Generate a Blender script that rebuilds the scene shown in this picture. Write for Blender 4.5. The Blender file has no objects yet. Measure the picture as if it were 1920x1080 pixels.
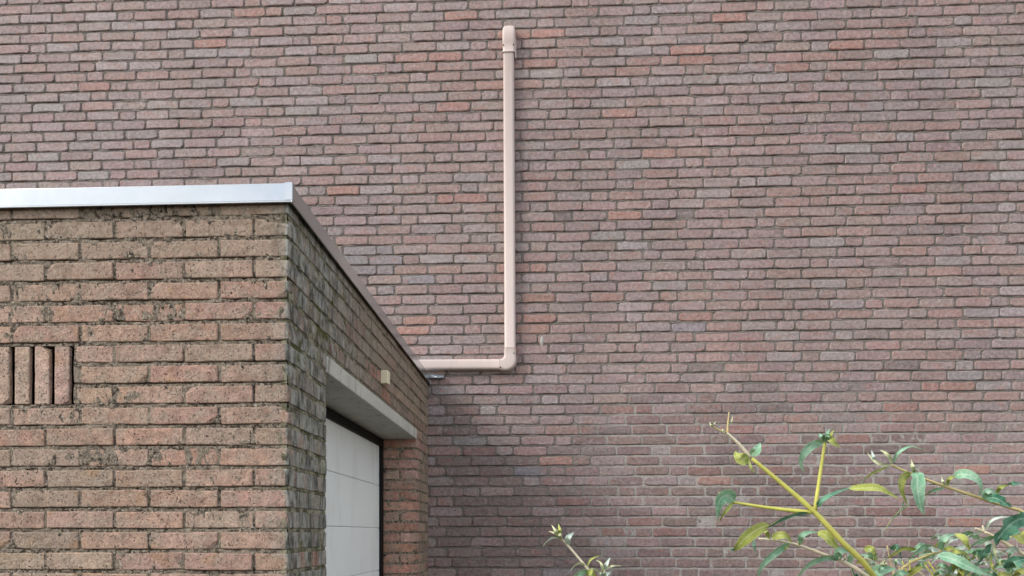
import bpy, math, random
import numpy as np
from mathutils import Vector, Matrix, noise

random.seed(7)
R = math.radians
scene = bpy.context.scene
col = scene.collection

# ------------------------------------------------------------------ camera
F_PX = 1387.0                    # focal length in pixels of a 1920 px wide frame
YAW = math.atan(62.0 / F_PX)     # camera turned a little to the left of the wall normal
CAM_Z = 1.6
HORIZON = 1002.0
cam_d = bpy.data.cameras.new('camera')
cam_d.sensor_width = 36.0
cam_d.lens = 36.0 * F_PX / 1920.0
cam_d.shift_y = (HORIZON - 540.0) / 1920.0
cam_d.clip_start = 0.05
cam_d.clip_end = 500.0
cam = bpy.data.objects.new('camera', cam_d)
cam.location = (0, 0, CAM_Z)
cam.rotation_euler = (math.pi / 2, 0, YAW)
col.objects.link(cam)
scene.camera = cam

# ------------------------------------------------------------------ sky, sun, exposure
SUN_DIR = Vector((-0.75, -0.44, 0.64)).normalized()      # towards the sun
SUN_EL = math.asin(SUN_DIR.z)
world = bpy.data.worlds.new('World')
scene.world = world
world.use_nodes = True
wn, wl = world.node_tree.nodes, world.node_tree.links
wn.clear()
w_out = wn.new('ShaderNodeOutputWorld')
w_bg = wn.new('ShaderNodeBackground')
w_bg.inputs['Strength'].default_value = 0.15
w_sky = wn.new('ShaderNodeTexSky')
w_sky.sky_type = 'NISHITA'
w_sky.sun_disc = False
w_sky.sun_elevation = SUN_EL
w_sky.sun_rotation = math.atan2(SUN_DIR.x, SUN_DIR.y)
w_sky.air_density = 1.0
w_sky.dust_density = 1.2
w_sky.ozone_density = 1.0
# even broken cloud over the whole sky
w_tc = wn.new('ShaderNodeTexCoord')
w_map = wn.new('ShaderNodeMapping')
w_map.inputs['Scale'].default_value = (1.0, 1.0, 1.9)
w_map.inputs['Location'].default_value = (0.35, 0.1, 0.0)
w_no = wn.new('ShaderNodeTexNoise')
w_no.inputs['Scale'].default_value = 2.5
w_no.inputs['Detail'].default_value = 6.0
w_no.inputs['Roughness'].default_value = 0.52
w_rp = wn.new('ShaderNodeValToRGB')
w_rp.color_ramp.elements[0].position = 0.40
w_rp.color_ramp.elements[1].position = 0.60
w_mix = wn.new('ShaderNodeMix')
w_mix.data_type = 'RGBA'
w_mix.inputs[7].default_value = (6.9, 6.68, 6.55, 1.0)
wl.new(w_tc.outputs['Generated'], w_map.inputs['Vector'])
wl.new(w_map.outputs['Vector'], w_no.inputs['Vector'])
wl.new(w_no.outputs['Fac'], w_rp.inputs['Fac'])
wl.new(w_rp.outputs['Color'], w_mix.inputs[0])
wl.new(w_sky.outputs['Color'], w_mix.inputs[6])
wl.new(w_mix.outputs[2], w_bg.inputs['Color'])
wl.new(w_bg.outputs['Background'], w_out.inputs['Surface'])

sun_d = bpy.data.lights.new('sun', 'SUN')
sun_d.energy = 1.4
sun_d.angle = R(22)
sun_d.color = (1.0, 0.955, 0.90)
sun = bpy.data.objects.new('sun', sun_d)
sun.rotation_euler = SUN_DIR.to_track_quat('Z', 'Y').to_euler()
sun.location = (-4, -4, 8)
col.objects.link(sun)

scene.view_settings.view_transform = 'Standard'
scene.view_settings.look = 'None'
scene.view_settings.gamma = 1.0
scene.view_settings.exposure = 0.91
scene.render.film_transparent = False

# ------------------------------------------------------------------ helpers
CY, SY = math.cos(YAW), math.sin(YAW)
FWD = Vector((-SY, CY, 0))
RGT = Vector((CY, SY, 0))
UP = Vector((0, 0, 1))
CAM = Vector((0, 0, CAM_Z))

def ray(px, py):
    return FWD + RGT * ((px - 960.0) / F_PX) + UP * ((HORIZON - py) / F_PX)

def on_y(px, py, Y):
    d = ray(px, py)
    return CAM + d * (Y / d.y)

def on_x(px, py, X):
    d = ray(px, py)
    return CAM + d * (X / d.x)

def at_depth(px, py, D):
    return CAM + ray(px, py) * D

def project(p):
    v = p - CAM
    d = v.dot(FWD)
    return 960 + F_PX * v.dot(RGT) / d, HORIZON - F_PX * v.z / d

def s2l(c):
    out = []
    for v in c[:3]:
        v = v / 255.0
        out.append(v / 12.92 if v <= 0.04045 else ((v + 0.055) / 1.055) ** 2.4)
    return (out[0], out[1], out[2], 1.0)

def new_mesh(name, verts, faces, mats=(), smooth=False):
    me = bpy.data.meshes.new(name)
    me.from_pydata([tuple(v) for v in verts], [], faces)
    for m in mats:
        me.materials.append(m)
    if smooth:
        me.polygons.foreach_set('use_smooth', [True] * len(me.polygons))
    me.update()
    return me

def link(name, data, parent=None, loc=None, rot=None):
    o = bpy.data.objects.new(name, data)
    if loc is not None:
        o.location = loc
    if rot is not None:
        o.rotation_euler = rot
    if parent is not None:
        o.parent = parent
    col.objects.link(o)
    return o

def thing(name, label, cat, loc=(0, 0, 0), group=None):
    o = bpy.data.objects.new(name, None)
    o.location = loc
    o.empty_display_size = 0.1
    o['label'] = label
    o['category'] = cat
    if group:
        o['group'] = group
    col.objects.link(o)
    return o

def rel(o, parent):
    """parent o to an unrotated Empty, keeping o's world place"""
    o.parent = parent
    o.location = Vector(o.location) - Vector(parent.location)
    return o

def box_vf(x0, x1, y0, y1, z0, z1):
    v = [(x0, y0, z0), (x1, y0, z0), (x1, y1, z0), (x0, y1, z0),
         (x0, y0, z1), (x1, y0, z1), (x1, y1, z1), (x0, y1, z1)]
    f = [(0, 3, 2, 1), (4, 5, 6, 7), (0, 1, 5, 4), (1, 2, 6, 5), (2, 3, 7, 6), (3, 0, 4, 7)]
    return v, f

class MB:
    def __init__(self):
        self.v, self.f = [], []
    def add(self, v, f):
        o = len(self.v)
        self.v += [tuple(p) for p in v]
        self.f += [tuple(i + o for i in q) for q in f]
    def box(self, *a):
        self.add(*box_vf(*a))
    def build(self, name, mat, parent=None, smooth=False, bevel=0.0, seg=2):
        me = new_mesh(name, self.v, self.f, [mat] if not isinstance(mat, (list, tuple)) else mat, smooth)
        o = link(name, me)
        if parent is not None:
            rel(o, parent)
        if bevel > 0:
            b = o.modifiers.new('bevel', 'BEVEL')
            b.width = bevel
            b.segments = seg
            b.limit_method = 'ANGLE'
            b.angle_limit = R(40)
        return o

def tube(path, radii, n=8, cap=True):
    """tapered tube along a list of Vectors"""
    v, f = [], []
    pts = [Vector(p) for p in path]
    ref = None
    for i, p in enumerate(pts):
        if i == 0:
            t = pts[1] - pts[0]
        elif i == len(pts) - 1:
            t = pts[-1] - pts[-2]
        else:
            t = pts[i + 1] - pts[i - 1]
        t.normalize()
        if ref is None:
            ref = t.orthogonal().normalized()
        ref = (ref - t * ref.dot(t)).normalized()
        b = t.cross(ref)
        for k in range(n):
            a = 2 * math.pi * k / n
            v.append(p + (ref * math.cos(a) + b * math.sin(a)) * radii[i])
    for i in range(len(pts) - 1):
        for k in range(n):
            k2 = (k + 1) % n
            f.append((i * n + k, i * n + k2, (i + 1) * n + k2, (i + 1) * n + k))
    if cap:
        f.append(tuple(range(n - 1, -1, -1)))
        o = (len(pts) - 1) * n
        f.append(tuple(o + k for k in range(n)))
    return v, f

def smooth_path(pts, k=6):
    """Catmull-Rom through pts"""
    P = [Vector(p) for p in pts]
    if len(P) == 2:
        return [P[0].lerp(P[1], i / k) for i in range(k + 1)]
    P = [P[0] * 2 - P[1]] + P + [P[-1] * 2 - P[-2]]
    out = []
    for i in range(1, len(P) - 2):
        a, b, c, d = P[i - 1], P[i], P[i + 1], P[i + 2]
        for j in range(k):
            t = j / k
            out.append(0.5 * ((2 * b) + (c - a) * t + (2 * a - 5 * b + 4 * c - d) * t * t + (3 * b - a - 3 * c + d) * t ** 3))
    out.append(P[-2].copy())
    return out

# ------------------------------------------------------------------ materials
class NT:
    def __init__(self, name):
        self.m = bpy.data.materials.new(name)
        self.m.use_nodes = True
        self.n, self.l = self.m.node_tree.nodes, self.m.node_tree.links
        self.n.clear()
        self.out = self.n.new('ShaderNodeOutputMaterial')
        self.b = self.n.new('ShaderNodeBsdfPrincipled')
        self.l.new(self.b.outputs[0], self.out.inputs['Surface'])
        self.pos = self.n.new('ShaderNodeNewGeometry').outputs['Position']
    def inp(self, node, idx, val):
        if isinstance(val, bpy.types.NodeSocket):
            self.l.new(val, node.inputs[idx])
        elif val is not None:
            node.inputs[idx].default_value = val
    def noise(self, scale, detail=4, rough=0.55, vec=None, stretch=None, dist=0.0):
        v = vec or self.pos
        if stretch:
            mp = self.n.new('ShaderNodeMapping')
            mp.inputs['Scale'].default_value = stretch
            self.l.new(v, mp.inputs['Vector'])
            v = mp.outputs['Vector']
        t = self.n.new('ShaderNodeTexNoise')
        t.inputs['Scale'].default_value = scale
        t.inputs['Detail'].default_value = detail
        t.inputs['Roughness'].default_value = rough
        t.inputs['Distortion'].default_value = dist
        self.l.new(v, t.inputs['Vector'])
        return t.outputs['Fac']
    def voronoi(self, scale, vec=None):
        t = self.n.new('ShaderNodeTexVoronoi')
        t.inputs['Scale'].default_value = scale
        self.l.new(vec or self.pos, t.inputs['Vector'])
        return t.outputs['Distance']
    def ramp(self, fac, a, b, ca=(0, 0, 0, 1), cb=(1, 1, 1, 1)):
        r = self.n.new('ShaderNodeValToRGB')
        e = r.color_ramp.elements
        e[0].position, e[1].position = a, b
        e[0].color, e[1].color = ca, cb
        self.l.new(fac, r.inputs['Fac'])
        return r.outputs['Color']
    def mix(self, fac, a, b, mode='MIX'):
        m = self.n.new('ShaderNodeMix')
        m.data_type = 'RGBA'
        m.blend_type = mode
        self.inp(m, 0, fac)
        self.inp(m, 6, a)
        self.inp(m, 7, b)
        return m.outputs[2]
    def math(self, op, a, b=None, clamp=False):
        m = self.n.new('ShaderNodeMath')
        m.operation = op
        m.use_clamp = clamp
        self.inp(m, 0, a)
        self.inp(m, 1, b)
        return m.outputs[0]
    def sep(self, vec=None):
        s = self.n.new('ShaderNodeSeparateXYZ')
        self.l.new(vec or self.pos, s.inputs[0])
        return s.outputs
    def smooth(self, x, a, b):
        m = self.n.new('ShaderNodeMapRange')
        m.interpolation_type = 'SMOOTHSTEP'
        self.inp(m, 0, x)
        m.inputs[1].default_value = a
        m.inputs[2].default_value = b
        return m.outputs[0]
    def bump(self, h, strength=0.5, dist=0.003, prev=None):
        b = self.n.new('ShaderNodeBump')
        b.inputs['Strength'].default_value = strength
        b.inputs['Distance'].default_value = dist
        self.l.new(h, b.inputs['Height'])
        if prev:
            self.l.new(prev, b.inputs['Normal'])
        return b.outputs['Normal']
    def done(self, color, rough=0.85, spec=0.3, normal=None, metal=0.0):
        self.inp(self.b, 'Base Color', color)
        self.inp(self.b, 'Roughness', rough)
        self.inp(self.b, 'Specular IOR Level', spec)
        self.inp(self.b, 'Metallic', metal)
        if normal:
            self.l.new(normal, self.b.inputs['Normal'])
        return self.m

def tint_source(t, kind):
    if kind == 'object':
        return t.n.new('ShaderNodeObjectInfo').outputs['Color']
    a = t.n.new('ShaderNodeAttribute')
    a.attribute_name = 'tint'
    return a.outputs['Color']

def wall_brick_mat(kind):
    t = NT('wall_brick_' + kind)
    c = tint_source(t, kind)
    mid = t.noise(46, 6, 0.66)
    fine = t.noise(230, 5, 0.7)
    patch = t.ramp(t.noise(0.9, 3, 0.5), 0.42, 0.60)              # wide drifts of colour across the wall
    c = t.mix(t.math('MULTIPLY', patch, 0.22), c, s2l((152, 124, 114)))
    flash = t.ramp(t.noise(21, 4, 0.6, stretch=(0.7, 1, 1.2)), 0.56, 0.68)   # kiln flashing: redder or greyer ends
    c = t.mix(t.math('MULTIPLY', flash, 0.42), c, s2l((160, 112, 97)))
    grey = t.ramp(t.noise(23, 4, 0.6, stretch=(0.6, 1, 1.5)), 0.50, 0.64)
    c = t.mix(t.math('MULTIPLY', grey, 0.42), c, s2l((148, 140, 138)))
    c = t.mix(1.0, c, t.ramp(mid, 0.28, 0.72, (0.58, 0.57, 0.57, 1), (1.34, 1.34, 1.35, 1)), 'MULTIPLY')
    c = t.mix(1.0, c, t.ramp(fine, 0.3, 0.7, (0.66, 0.66, 0.66, 1), (1.30, 1.30, 1.30, 1)), 'MULTIPLY')
    pits = t.ramp(t.noise(120, 3, 0.6), 0.62, 0.70)
    c = t.mix(t.math('MULTIPLY', pits, 0.55), c, s2l((66, 58, 55)))
    bloom = t.ramp(t.noise(37, 6, 0.72, dist=0.6), 0.60, 0.74)
    c = t.mix(t.math('MULTIPLY', bloom, 0.55), c, s2l((198, 190, 188)))
    c = t.mix(1.0, c, t.ramp(t.noise(1.6, 5, 0.6, stretch=(1, 1, 0.22)), 0.34, 0.66, (0.90, 0.90, 0.90, 1), (1.08, 1.075, 1.07, 1)), 'MULTIPLY')   # old rain streaks
    h = t.math('ADD', t.math('MULTIPLY', mid, 1.0), t.math('MULTIPLY', fine, 0.45))
    nb = t.bump(h, 1.0, 0.006)
    return t.done(c, 0.66, 0.45, nb)

def wall_mortar_mat():
    t = NT('wall_mortar')
    x, y, z = t.sep()
    big = t.noise(1.3, 3, 0.5)
    # later, paler repointing low on the right-hand part of the wall
    zz = t.math('ADD', z, t.math('MULTIPLY', big, 0.9))
    xx = t.math('ADD', x, t.math('MULTIPLY', big, -0.5))
    low = t.math('SUBTRACT', 1.0, t.smooth(zz, 2.55, 3.05))
    rt = t.smooth(xx, -0.25, 0.35)
    pale = t.math('MULTIPLY', low, rt)
    grain = t.noise(220, 5, 0.7)
    c = t.mix(t.noise(6, 4), s2l((108, 102, 97)), s2l((136, 129, 123)))
    c = t.mix(t.math('MULTIPLY', pale, 0.9), c, s2l((166, 161, 154)))
    c = t.mix(1.0, c, t.ramp(grain, 0.3, 0.7, (0.5, 0.5, 0.5, 1), (1.4, 1.4, 1.38, 1)), 'MULTIPLY')
    spots = t.ramp(t.noise(38, 4, 0.6), 0.64, 0.72)
    c = t.mix(t.math('MULTIPLY', spots, 0.7), c, s2l((186, 180, 172)))
    dk = t.ramp(t.noise(16, 5, 0.65), 0.60, 0.70)
    c = t.mix(t.math('MULTIPLY', dk, 0.5), c, s2l((56, 52, 50)))
    c = t.mix(1.0, c, t.ramp(t.noise(1.6, 5, 0.6, stretch=(1, 1, 0.22)), 0.34, 0.66, (0.90, 0.90, 0.90, 1), (1.08, 1.075, 1.07, 1)), 'MULTIPLY')   # old rain streaks
    return t.done(c, 0.95, 0.15, t.bump(grain, 0.9, 0.004))

def garage_brick_mat():
    t = NT('garage_brick')
    c = tint_source(t, 'object')
    x, y, z = t.sep()
    mid = t.noise(34, 6, 0.66)
    fine = t.noise(230, 5, 0.7)
    c = t.mix(1.0, c, t.ramp(mid, 0.26, 0.74, (0.60, 0.59, 0.58, 1), (1.34, 1.33, 1.31, 1)), 'MULTIPLY')
    c = t.mix(1.0, c, t.ramp(fine, 0.3, 0.7, (0.55, 0.55, 0.55, 1), (1.40, 1.39, 1.38, 1)), 'MULTIPLY')
    grey = t.ramp(t.noise(15, 6, 0.72), 0.47, 0.57)
    c = t.mix(t.math('MULTIPLY', grey, 0.62), c, t.mix(t.ramp(t.noise(140, 3, 0.6), 0.4, 0.6), s2l((124, 110, 96)), s2l((176, 162, 146))))
    och = t.ramp(t.noise(11, 3, 0.5), 0.64, 0.72)
    c = t.mix(t.math('MULTIPLY', och, 0.30), c, s2l((160, 120, 70)))
    specks = t.ramp(t.noise(130, 2, 0.5), 0.64, 0.68)
    patch = t.ramp(t.noise(7, 4, 0.6), 0.46, 0.62)
    grime = t.math('MULTIPLY', t.ramp(t.noise(27, 6, 0.72), 0.56, 0.72), 0.55)
    c = t.mix(grime, c, s2l((92, 80, 70)))
    c = t.mix(t.math('MULTIPLY', specks, t.math('ADD', t.math('MULTIPLY', patch, 0.70), 0.22)), c, s2l((50, 44, 40)))
    wh = t.ramp(t.noise(52, 3, 0.55), 0.70, 0.76)
    c = t.mix(t.math('MULTIPLY', wh, 0.65), c, s2l((198, 188, 176)))
    # grey lichen film on the topmost courses of the front
    topz = t.math('MULTIPLY', t.smooth(t.math('ADD', z, t.math('MULTIPLY', t.noise(4, 4, 0.6), 0.35)), 2.44, 2.66), 0.6)
    c = t.mix(topz, c, t.mix(t.ramp(t.noise(70, 5, 0.7), 0.35, 0.65), s2l((118, 104, 88)), s2l((166, 152, 134))))
    # algae and lichen on the shady side wall, thickest by the front corner
    side = t.math('ADD', t.smooth(x, GX - 0.012, GX - 0.004), t.math('MULTIPLY', t.smooth(x, GX - 0.11, GX - 0.012), 0.35), True)
    near = t.math('SUBTRACT', 1.0, t.smooth(y, GY + 0.02, GY + 1.3))
    lump = t.ramp(t.noise(17, 6, 0.70, stretch=(1, 1, 0.5)), 0.34, 0.54)
    al = t.math('MULTIPLY', t.math('MULTIPLY', side, t.math('ADD', t.math('MULTIPLY', near, 0.78), 0.14)), lump)
    green = t.mix(t.ramp(t.noise(30, 5, 0.66, stretch=(1, 1, 0.45)), 0.40, 0.60), s2l((74, 76, 70)), s2l((160, 162, 154)))
    green = t.mix(t.ramp(t.noise(10, 3, 0.6), 0.64, 0.72), green, s2l((88, 94, 54)))
    c = t.mix(t.math('MINIMUM', t.math('MULTIPLY', al, 1.15), 0.95), c, green)
    # a little moss creeping round the corner onto the front
    h = t.math('ADD', t.math('MULTIPLY', mid, 1.0), t.math('MULTIPLY', fine, 0.5))
    h = t.math('SUBTRACT', h, t.math('MULTIPLY', specks, 0.8))
    return t.done(c, 0.9, 0.2, t.bump(h, 1.0, 0.0065))

def garage_mortar_mat():
    t = NT('garage_mortar')
    x, y, z = t.sep()
    grain = t.noise(190, 6, 0.75)
    lumps = t.noise(60, 3, 0.6)
    c = t.mix(t.noise(9, 4), s2l((134, 123, 108)), s2l((168, 156, 140)))
    c = t.mix(1.0, c, t.ramp(grain, 0.3, 0.7, (0.55, 0.55, 0.55, 1), (1.35, 1.34, 1.32, 1)), 'MULTIPLY')
    dk = t.math('MULTIPLY', t.ramp(t.noise(80, 4, 0.7), 0.48, 0.57), t.ramp(t.noise(10, 3, 0.6), 0.32, 0.52))
    c = t.mix(t.math('MULTIPLY', dk, 0.92), c, s2l((58, 52, 46)))
    wh = t.ramp(t.noise(110, 3, 0.6), 0.60, 0.66)
    c = t.mix(t.math('MULTIPLY', wh, 0.7), c, s2l((200, 192, 180)))
    side = t.smooth(x, GX - 0.03, GX - 0.012)
    near = t.math('SUBTRACT', 1.0, t.smooth(y, GY + 0.1, GY + 1.6))
    al = t.math('MULTIPLY', side, t.math('ADD', t.math('MULTIPLY', near, 0.75), 0.12))
    green = t.mix(t.ramp(t.noise(20, 4, 0.6), 0.42, 0.6), s2l((92, 92, 74)), s2l((170, 166, 142)))
    green = t.mix(t.ramp(t.noise(8, 3, 0.6), 0.55, 0.64), green, s2l((84, 92, 44)))
    c = t.mix(al, c, green)
    h = t.math('ADD', t.math('MULTIPLY', lumps, 0.8), grain)
    return t.done(c, 0.95, 0.1, t.bump(h, 1.0, 0.010))

def plain(name, rgb, rough=0.6, spec=0.4, metal=0.0, var=0.12, scale=20, bump=0.0, bscale=200, fine=0.0):
    t = NT(name)
    c = s2l(rgb)
    lo, hi = 1 - var, 1 + var
    c = t.mix(1.0, c, t.ramp(t.noise(scale, 5, 0.6), 0.3, 0.7, (lo, lo, lo, 1), (hi, hi, hi, 1)), 'MULTIPLY')
    if fine:
        a, b = 1 - fine, 1 + fine
        c = t.mix(1.0, c, t.ramp(t.noise(bscale, 5, 0.7), 0.3, 0.7, (a, a, a, 1), (b, b, b, 1)), 'MULTIPLY')
    n = t.bump(t.noise(bscale, 4, 0.6), bump, 0.003) if bump else None
    return t.done(c, rough, spec, n, metal)

# garage reference planes (right-hand side wall X = GX, front wall Y = GY), big wall face Y = WY
WY = 4.74
GX = -0.7525
GY = 2.136
G_TOP = 2.567
G_TRIM = 2.625

M = {}
M['wb_obj'] = wall_brick_mat('object')
M['wb_geo'] = wall_brick_mat('geometry')
M['wm'] = wall_mortar_mat()
M['gb'] = garage_brick_mat()
M['gm'] = garage_mortar_mat()
M['core'] = plain('masonry_core', (92, 84, 78), 0.95, 0.1)

def trim_mat():
    t = NT('aluminium_trim')
    n1 = t.noise(3.0, 3, 0.5)
    c = t.mix(t.noise(7, 5, 0.6), s2l((174, 179, 180)), s2l((190, 194, 194)))
    c = t.mix(t.math('MULTIPLY', t.ramp(t.noise(60, 5, 0.7, stretch=(1, 1, 0.3)), 0.55, 0.75), 0.06), c, s2l((150, 150, 148)))
    rgh = t.math('ADD', t.math('MULTIPLY', t.noise(40, 4), 0.12), 0.12)
    return t.done(c, rgh, 0.5, t.bump(n1, 0.10, 0.01), 0.78)
M['trim'] = trim_mat()

def concrete_mat():
    t = NT('lintel_concrete')
    c = t.mix(t.noise(9, 5, 0.65), s2l((166, 166, 154)), s2l((208, 208, 196)))
    g = t.noise(260, 5, 0.7)
    c = t.mix(1.0, c, t.ramp(g, 0.3, 0.7, (0.78, 0.78, 0.78, 1), (1.18, 1.18, 1.18, 1)), 'MULTIPLY')
    st = t.ramp(t.noise(26, 5, 0.65, stretch=(1, 1, 0.25)), 0.55, 0.72)
    c = t.mix(t.math('MULTIPLY', st, 0.75), c, s2l((92, 92, 78)))
    pit = t.ramp(t.noise(110, 2, 0.5), 0.68, 0.74)
    c = t.mix(t.math('MULTIPLY', pit, 0.6), c, s2l((70, 68, 60)))
    return t.done(c, 0.9, 0.2, t.bump(g, 0.5, 0.003))
M['lintel'] = concrete_mat()

def door_mat():
    t = NT('door_paint')
    c = t.mix(t.noise(2.5, 3, 0.5), s2l((234, 240, 236)), s2l((240, 246, 243)))
    dirt = t.ramp(t.noise(9, 6, 0.65, stretch=(1, 1, 0.35)), 0.50, 0.80)
    c = t.mix(t.math('MULTIPLY', dirt, 0.22), c, s2l((140, 136, 124)))
    return t.done(c, 0.42, 0.45, t.bump(t.noise(420, 3, 0.6), 0.12, 0.001))
M['door'] = door_mat()
M['rubber'] = plain('black_rubber', (20, 20, 21), 0.6, 0.35, var=0.2)
M['frame'] = plain('black_frame', (12, 12, 13), 0.6, 0.2, var=0.15)

def duct_mat():
    t = NT('duct_plastic')
    c = t.mix(t.noise(5, 4, 0.6), s2l((190, 174, 167)), s2l((200, 186, 179)))
    st = t.ramp(t.noise(28, 5, 0.6, stretch=(1, 1, 0.12)), 0.56, 0.75)
    c = t.mix(t.math('MULTIPLY', st, 0.40), c, s2l((160, 136, 122)))
    yl = t.ramp(t.noise(6, 3, 0.5), 0.55, 0.75)
    c = t.mix(t.math('MULTIPLY', yl, 0.25), c, s2l((218, 196, 168)))
    return t.done(c, 0.45, 0.4, t.bump(t.noise(60, 3, 0.5), 0.05, 0.002))
M['duct'] = duct_mat()
M['screw'] = plain('screw_rust', (74, 58, 48), 0.6, 0.4, 0.4)
M['boxcream'] = plain('cream_plastic', (226, 218, 186), 0.45, 0.4, var=0.05)
M['boxgrille'] = plain('cream_grille', (150, 146, 124), 0.6, 0.3)
M['lead'] = plain('lead_sheet', (150, 158, 164), 0.42, 0.5, 0.55, var=0.25, scale=30, bump=0.4, bscale=60)
M['roof'] = plain('bitumen', (66, 64, 62), 0.95, 0.1, var=0.2, bump=0.5, bscale=150)
M['moss'] = plain('moss', (128, 132, 96), 0.95, 0.1, var=0.4, scale=60, bump=0.8, bscale=180)
M['pebble'] = plain('pebble', (214, 210, 204), 0.8, 0.2, var=0.1)
M['plaster'] = plain('plaster_dab', (162, 160, 154), 0.9, 0.2, var=0.15, scale=90, bump=0.5)
M['ground'] = plain('paving', (72, 66, 58), 0.95, 0.1, var=0.25, scale=3, bump=0.4, bscale=60, fine=0.2)

def leaf_mat(name, a, b, rough, transl):
    t = NT(name)
    ac = t.n.new('ShaderNodeAttribute'); ac.attribute_name = 'across'; ac = ac.outputs['Fac']
    g = t.noise(45, 4, 0.6)
    c = t.mix(t.ramp(g, 0.3, 0.7), s2l(a), s2l(b))
    rib = t.math('SUBTRACT', 1.0, t.smooth(ac, 0.06, 0.16))
    rim = t.smooth(ac, 0.88, 0.98)
    c = t.mix(t.math('MULTIPLY', t.math('MAXIMUM', rib, t.math('MULTIPLY', rim, 0.7)), 0.5), c, s2l(tuple(min(255, v * 0.6 + 105) for v in b)))
    f = t.noise(420, 4, 0.65)
    c = t.mix(1.0, c, t.ramp(f, 0.3, 0.7, (0.8, 0.8, 0.8, 1), (1.18, 1.18, 1.18, 1)), 'MULTIPLY')
    t.done(c, rough, 0.25, t.bump(t.noise(240, 4, 0.6), 0.8, 0.003))
    tr = t.n.new('ShaderNodeBsdfTranslucent')
    t.l.new(c, tr.inputs['Color'])
    mx = t.n.new('ShaderNodeMixShader')
    mx.inputs[0].default_value = transl
    t.l.new(t.b.outputs[0], mx.inputs[1])
    t.l.new(tr.outputs[0], mx.inputs[2])
    t.l.new(mx.outputs[0], t.out.inputs['Surface'])
    return t.m
M['leaf_top'] = leaf_mat('leaf_top', (126, 180, 142), (182, 218, 188), 0.75, 0.26)
M['leaf_under'] = leaf_mat('leaf_under', (168, 178, 82), (204, 208, 124), 0.7, 0.30)
M['leaf_dark'] = leaf_mat('leaf_dark', (58, 112, 88), (120, 170, 138), 0.7, 0.16)
M['leaf_pale'] = leaf_mat('leaf_pale', (186, 210, 198), (222, 232, 218), 0.75, 0.25)
M['leaf_pale_under'] = leaf_mat('leaf_pale_under', (196, 202, 150), (222, 224, 186), 0.75, 0.25)
M['stem_green'] = plain('stem_green', (186, 184, 92), 0.6, 0.35, var=0.15, scale=40)
M['stem_pale'] = plain('stem_pale', (206, 196, 170), 0.75, 0.25, var=0.12, scale=60)
M['stem_brown'] = plain('stem_brown', (188, 172, 120), 0.7, 0.3, var=0.15, scale=60)

# ------------------------------------------------------------------ ground
gm = MB()
gm.add([(-60, -60, 0), (60, -60, 0), (60, 60, 0), (-60, 60, 0)], [(0, 1, 2, 3)])
g = gm.build('ground', M['ground'])
g['kind'] = 'structure'

# ------------------------------------------------------------------ bricks: shape variants
def brick_face_variant(rng, L, H, D, rad=0.0075, jit=0.0022, bev=0.0042, chip=0.05):
    """front-facing brick, 12-sided uneven outline: returns verts, faces (front at y=0 looking to -y, centred on x and z)"""
    hx, hz = L / 2, H / 2
    pts = []
    for (sx, sz) in ((-1, -1), (1, -1), (1, 1), (-1, 1)):
        r = rad * rng.uniform(0.6, 1.7)
        if rng.random() < chip:
            r = rng.uniform(0.010, 0.015)
        r = min(r, hz * 0.8)
        rx = r * rng.uniform(0.7, 1.5)
        a = (sx * hx, sz * (hz - r))
        b = (sx * (hx - rx), sz * hz)
        c = [a, b] if sx * sz > 0 else [b, a]
        pts += c
    # order is counter-clockwise: put two more points on each long edge
    out = []
    for i in range(8):
        out.append(pts[i])
        p, q = pts[i], pts[(i + 1) % 8]
        if abs(p[0] - q[0]) > L * 0.4:
            for k in (0.33, 0.67):
                out.append((p[0] + (q[0] - p[0]) * k, p[1] + (q[1] - p[1]) * k))
    out = [(p[0] + rng.uniform(-jit, jit), p[1] + rng.uniform(-jit, jit) * 1.3) for p in out]
    n = len(out)
    v = []
    v += [(p[0], D, p[1]) for p in out]
    v += [(p[0], bev * rng.uniform(0.6, 1.2), p[1]) for p in out]
    for p in out:
        ix = p[0] - math.copysign(min(bev * 1.1, abs(p[0])), p[0]) if abs(p[0]) > hx * 0.8 else p[0]
        iz = p[1] * (1 - bev * 1.1 / hz)
        v.append((ix, rng.uniform(-0.0006, 0.0008), iz))
    f = []
    for r_ in (0, 1):
        for i in range(n):
            j = (i + 1) % n
            f.append((r_ * n + i, r_ * n + j, (r_ + 1) * n + j, (r_ + 1) * n + i))
    f.append(tuple(2 * n + i for i in range(n)))
    return v, f

# ------------------------------------------------------------------ the tall wall
PITCH, COURSE = 0.2203, 0.0652
BL, BH = PITCH - 0.0100, COURSE - 0.0112
def sag(x, z):
    """courses are not laid dead straight"""
    return 0.0042 * noise.noise(Vector((x * 0.55, 1.7, z * 1.9))) + 0.0022 * noise.noise(Vector((x * 2.1, 5.1, z * 6.0)))

HPITCH = PITCH / 2 + 0.001
HL = HPITCH - 0.0105

wall = thing('brick_wall', 'tall mauve-brown brick house wall filling the background behind the garage', 'wall', (0, WY, 0))

rngw = random.Random(21)
S_VAR = [brick_face_variant(rngw, BL, BH, 0.03) for _ in range(18)]
H_VAR = [brick_face_variant(rngw, HL, BH, 0.03) for _ in range(10)]
S_MESH = [new_mesh('wall_stretcher', v, f, [M['wb_obj']]) for v, f in S_VAR]
H_MESH = [new_mesh('wall_header', v, f, [M['wb_obj']]) for v, f in H_VAR]

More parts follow.
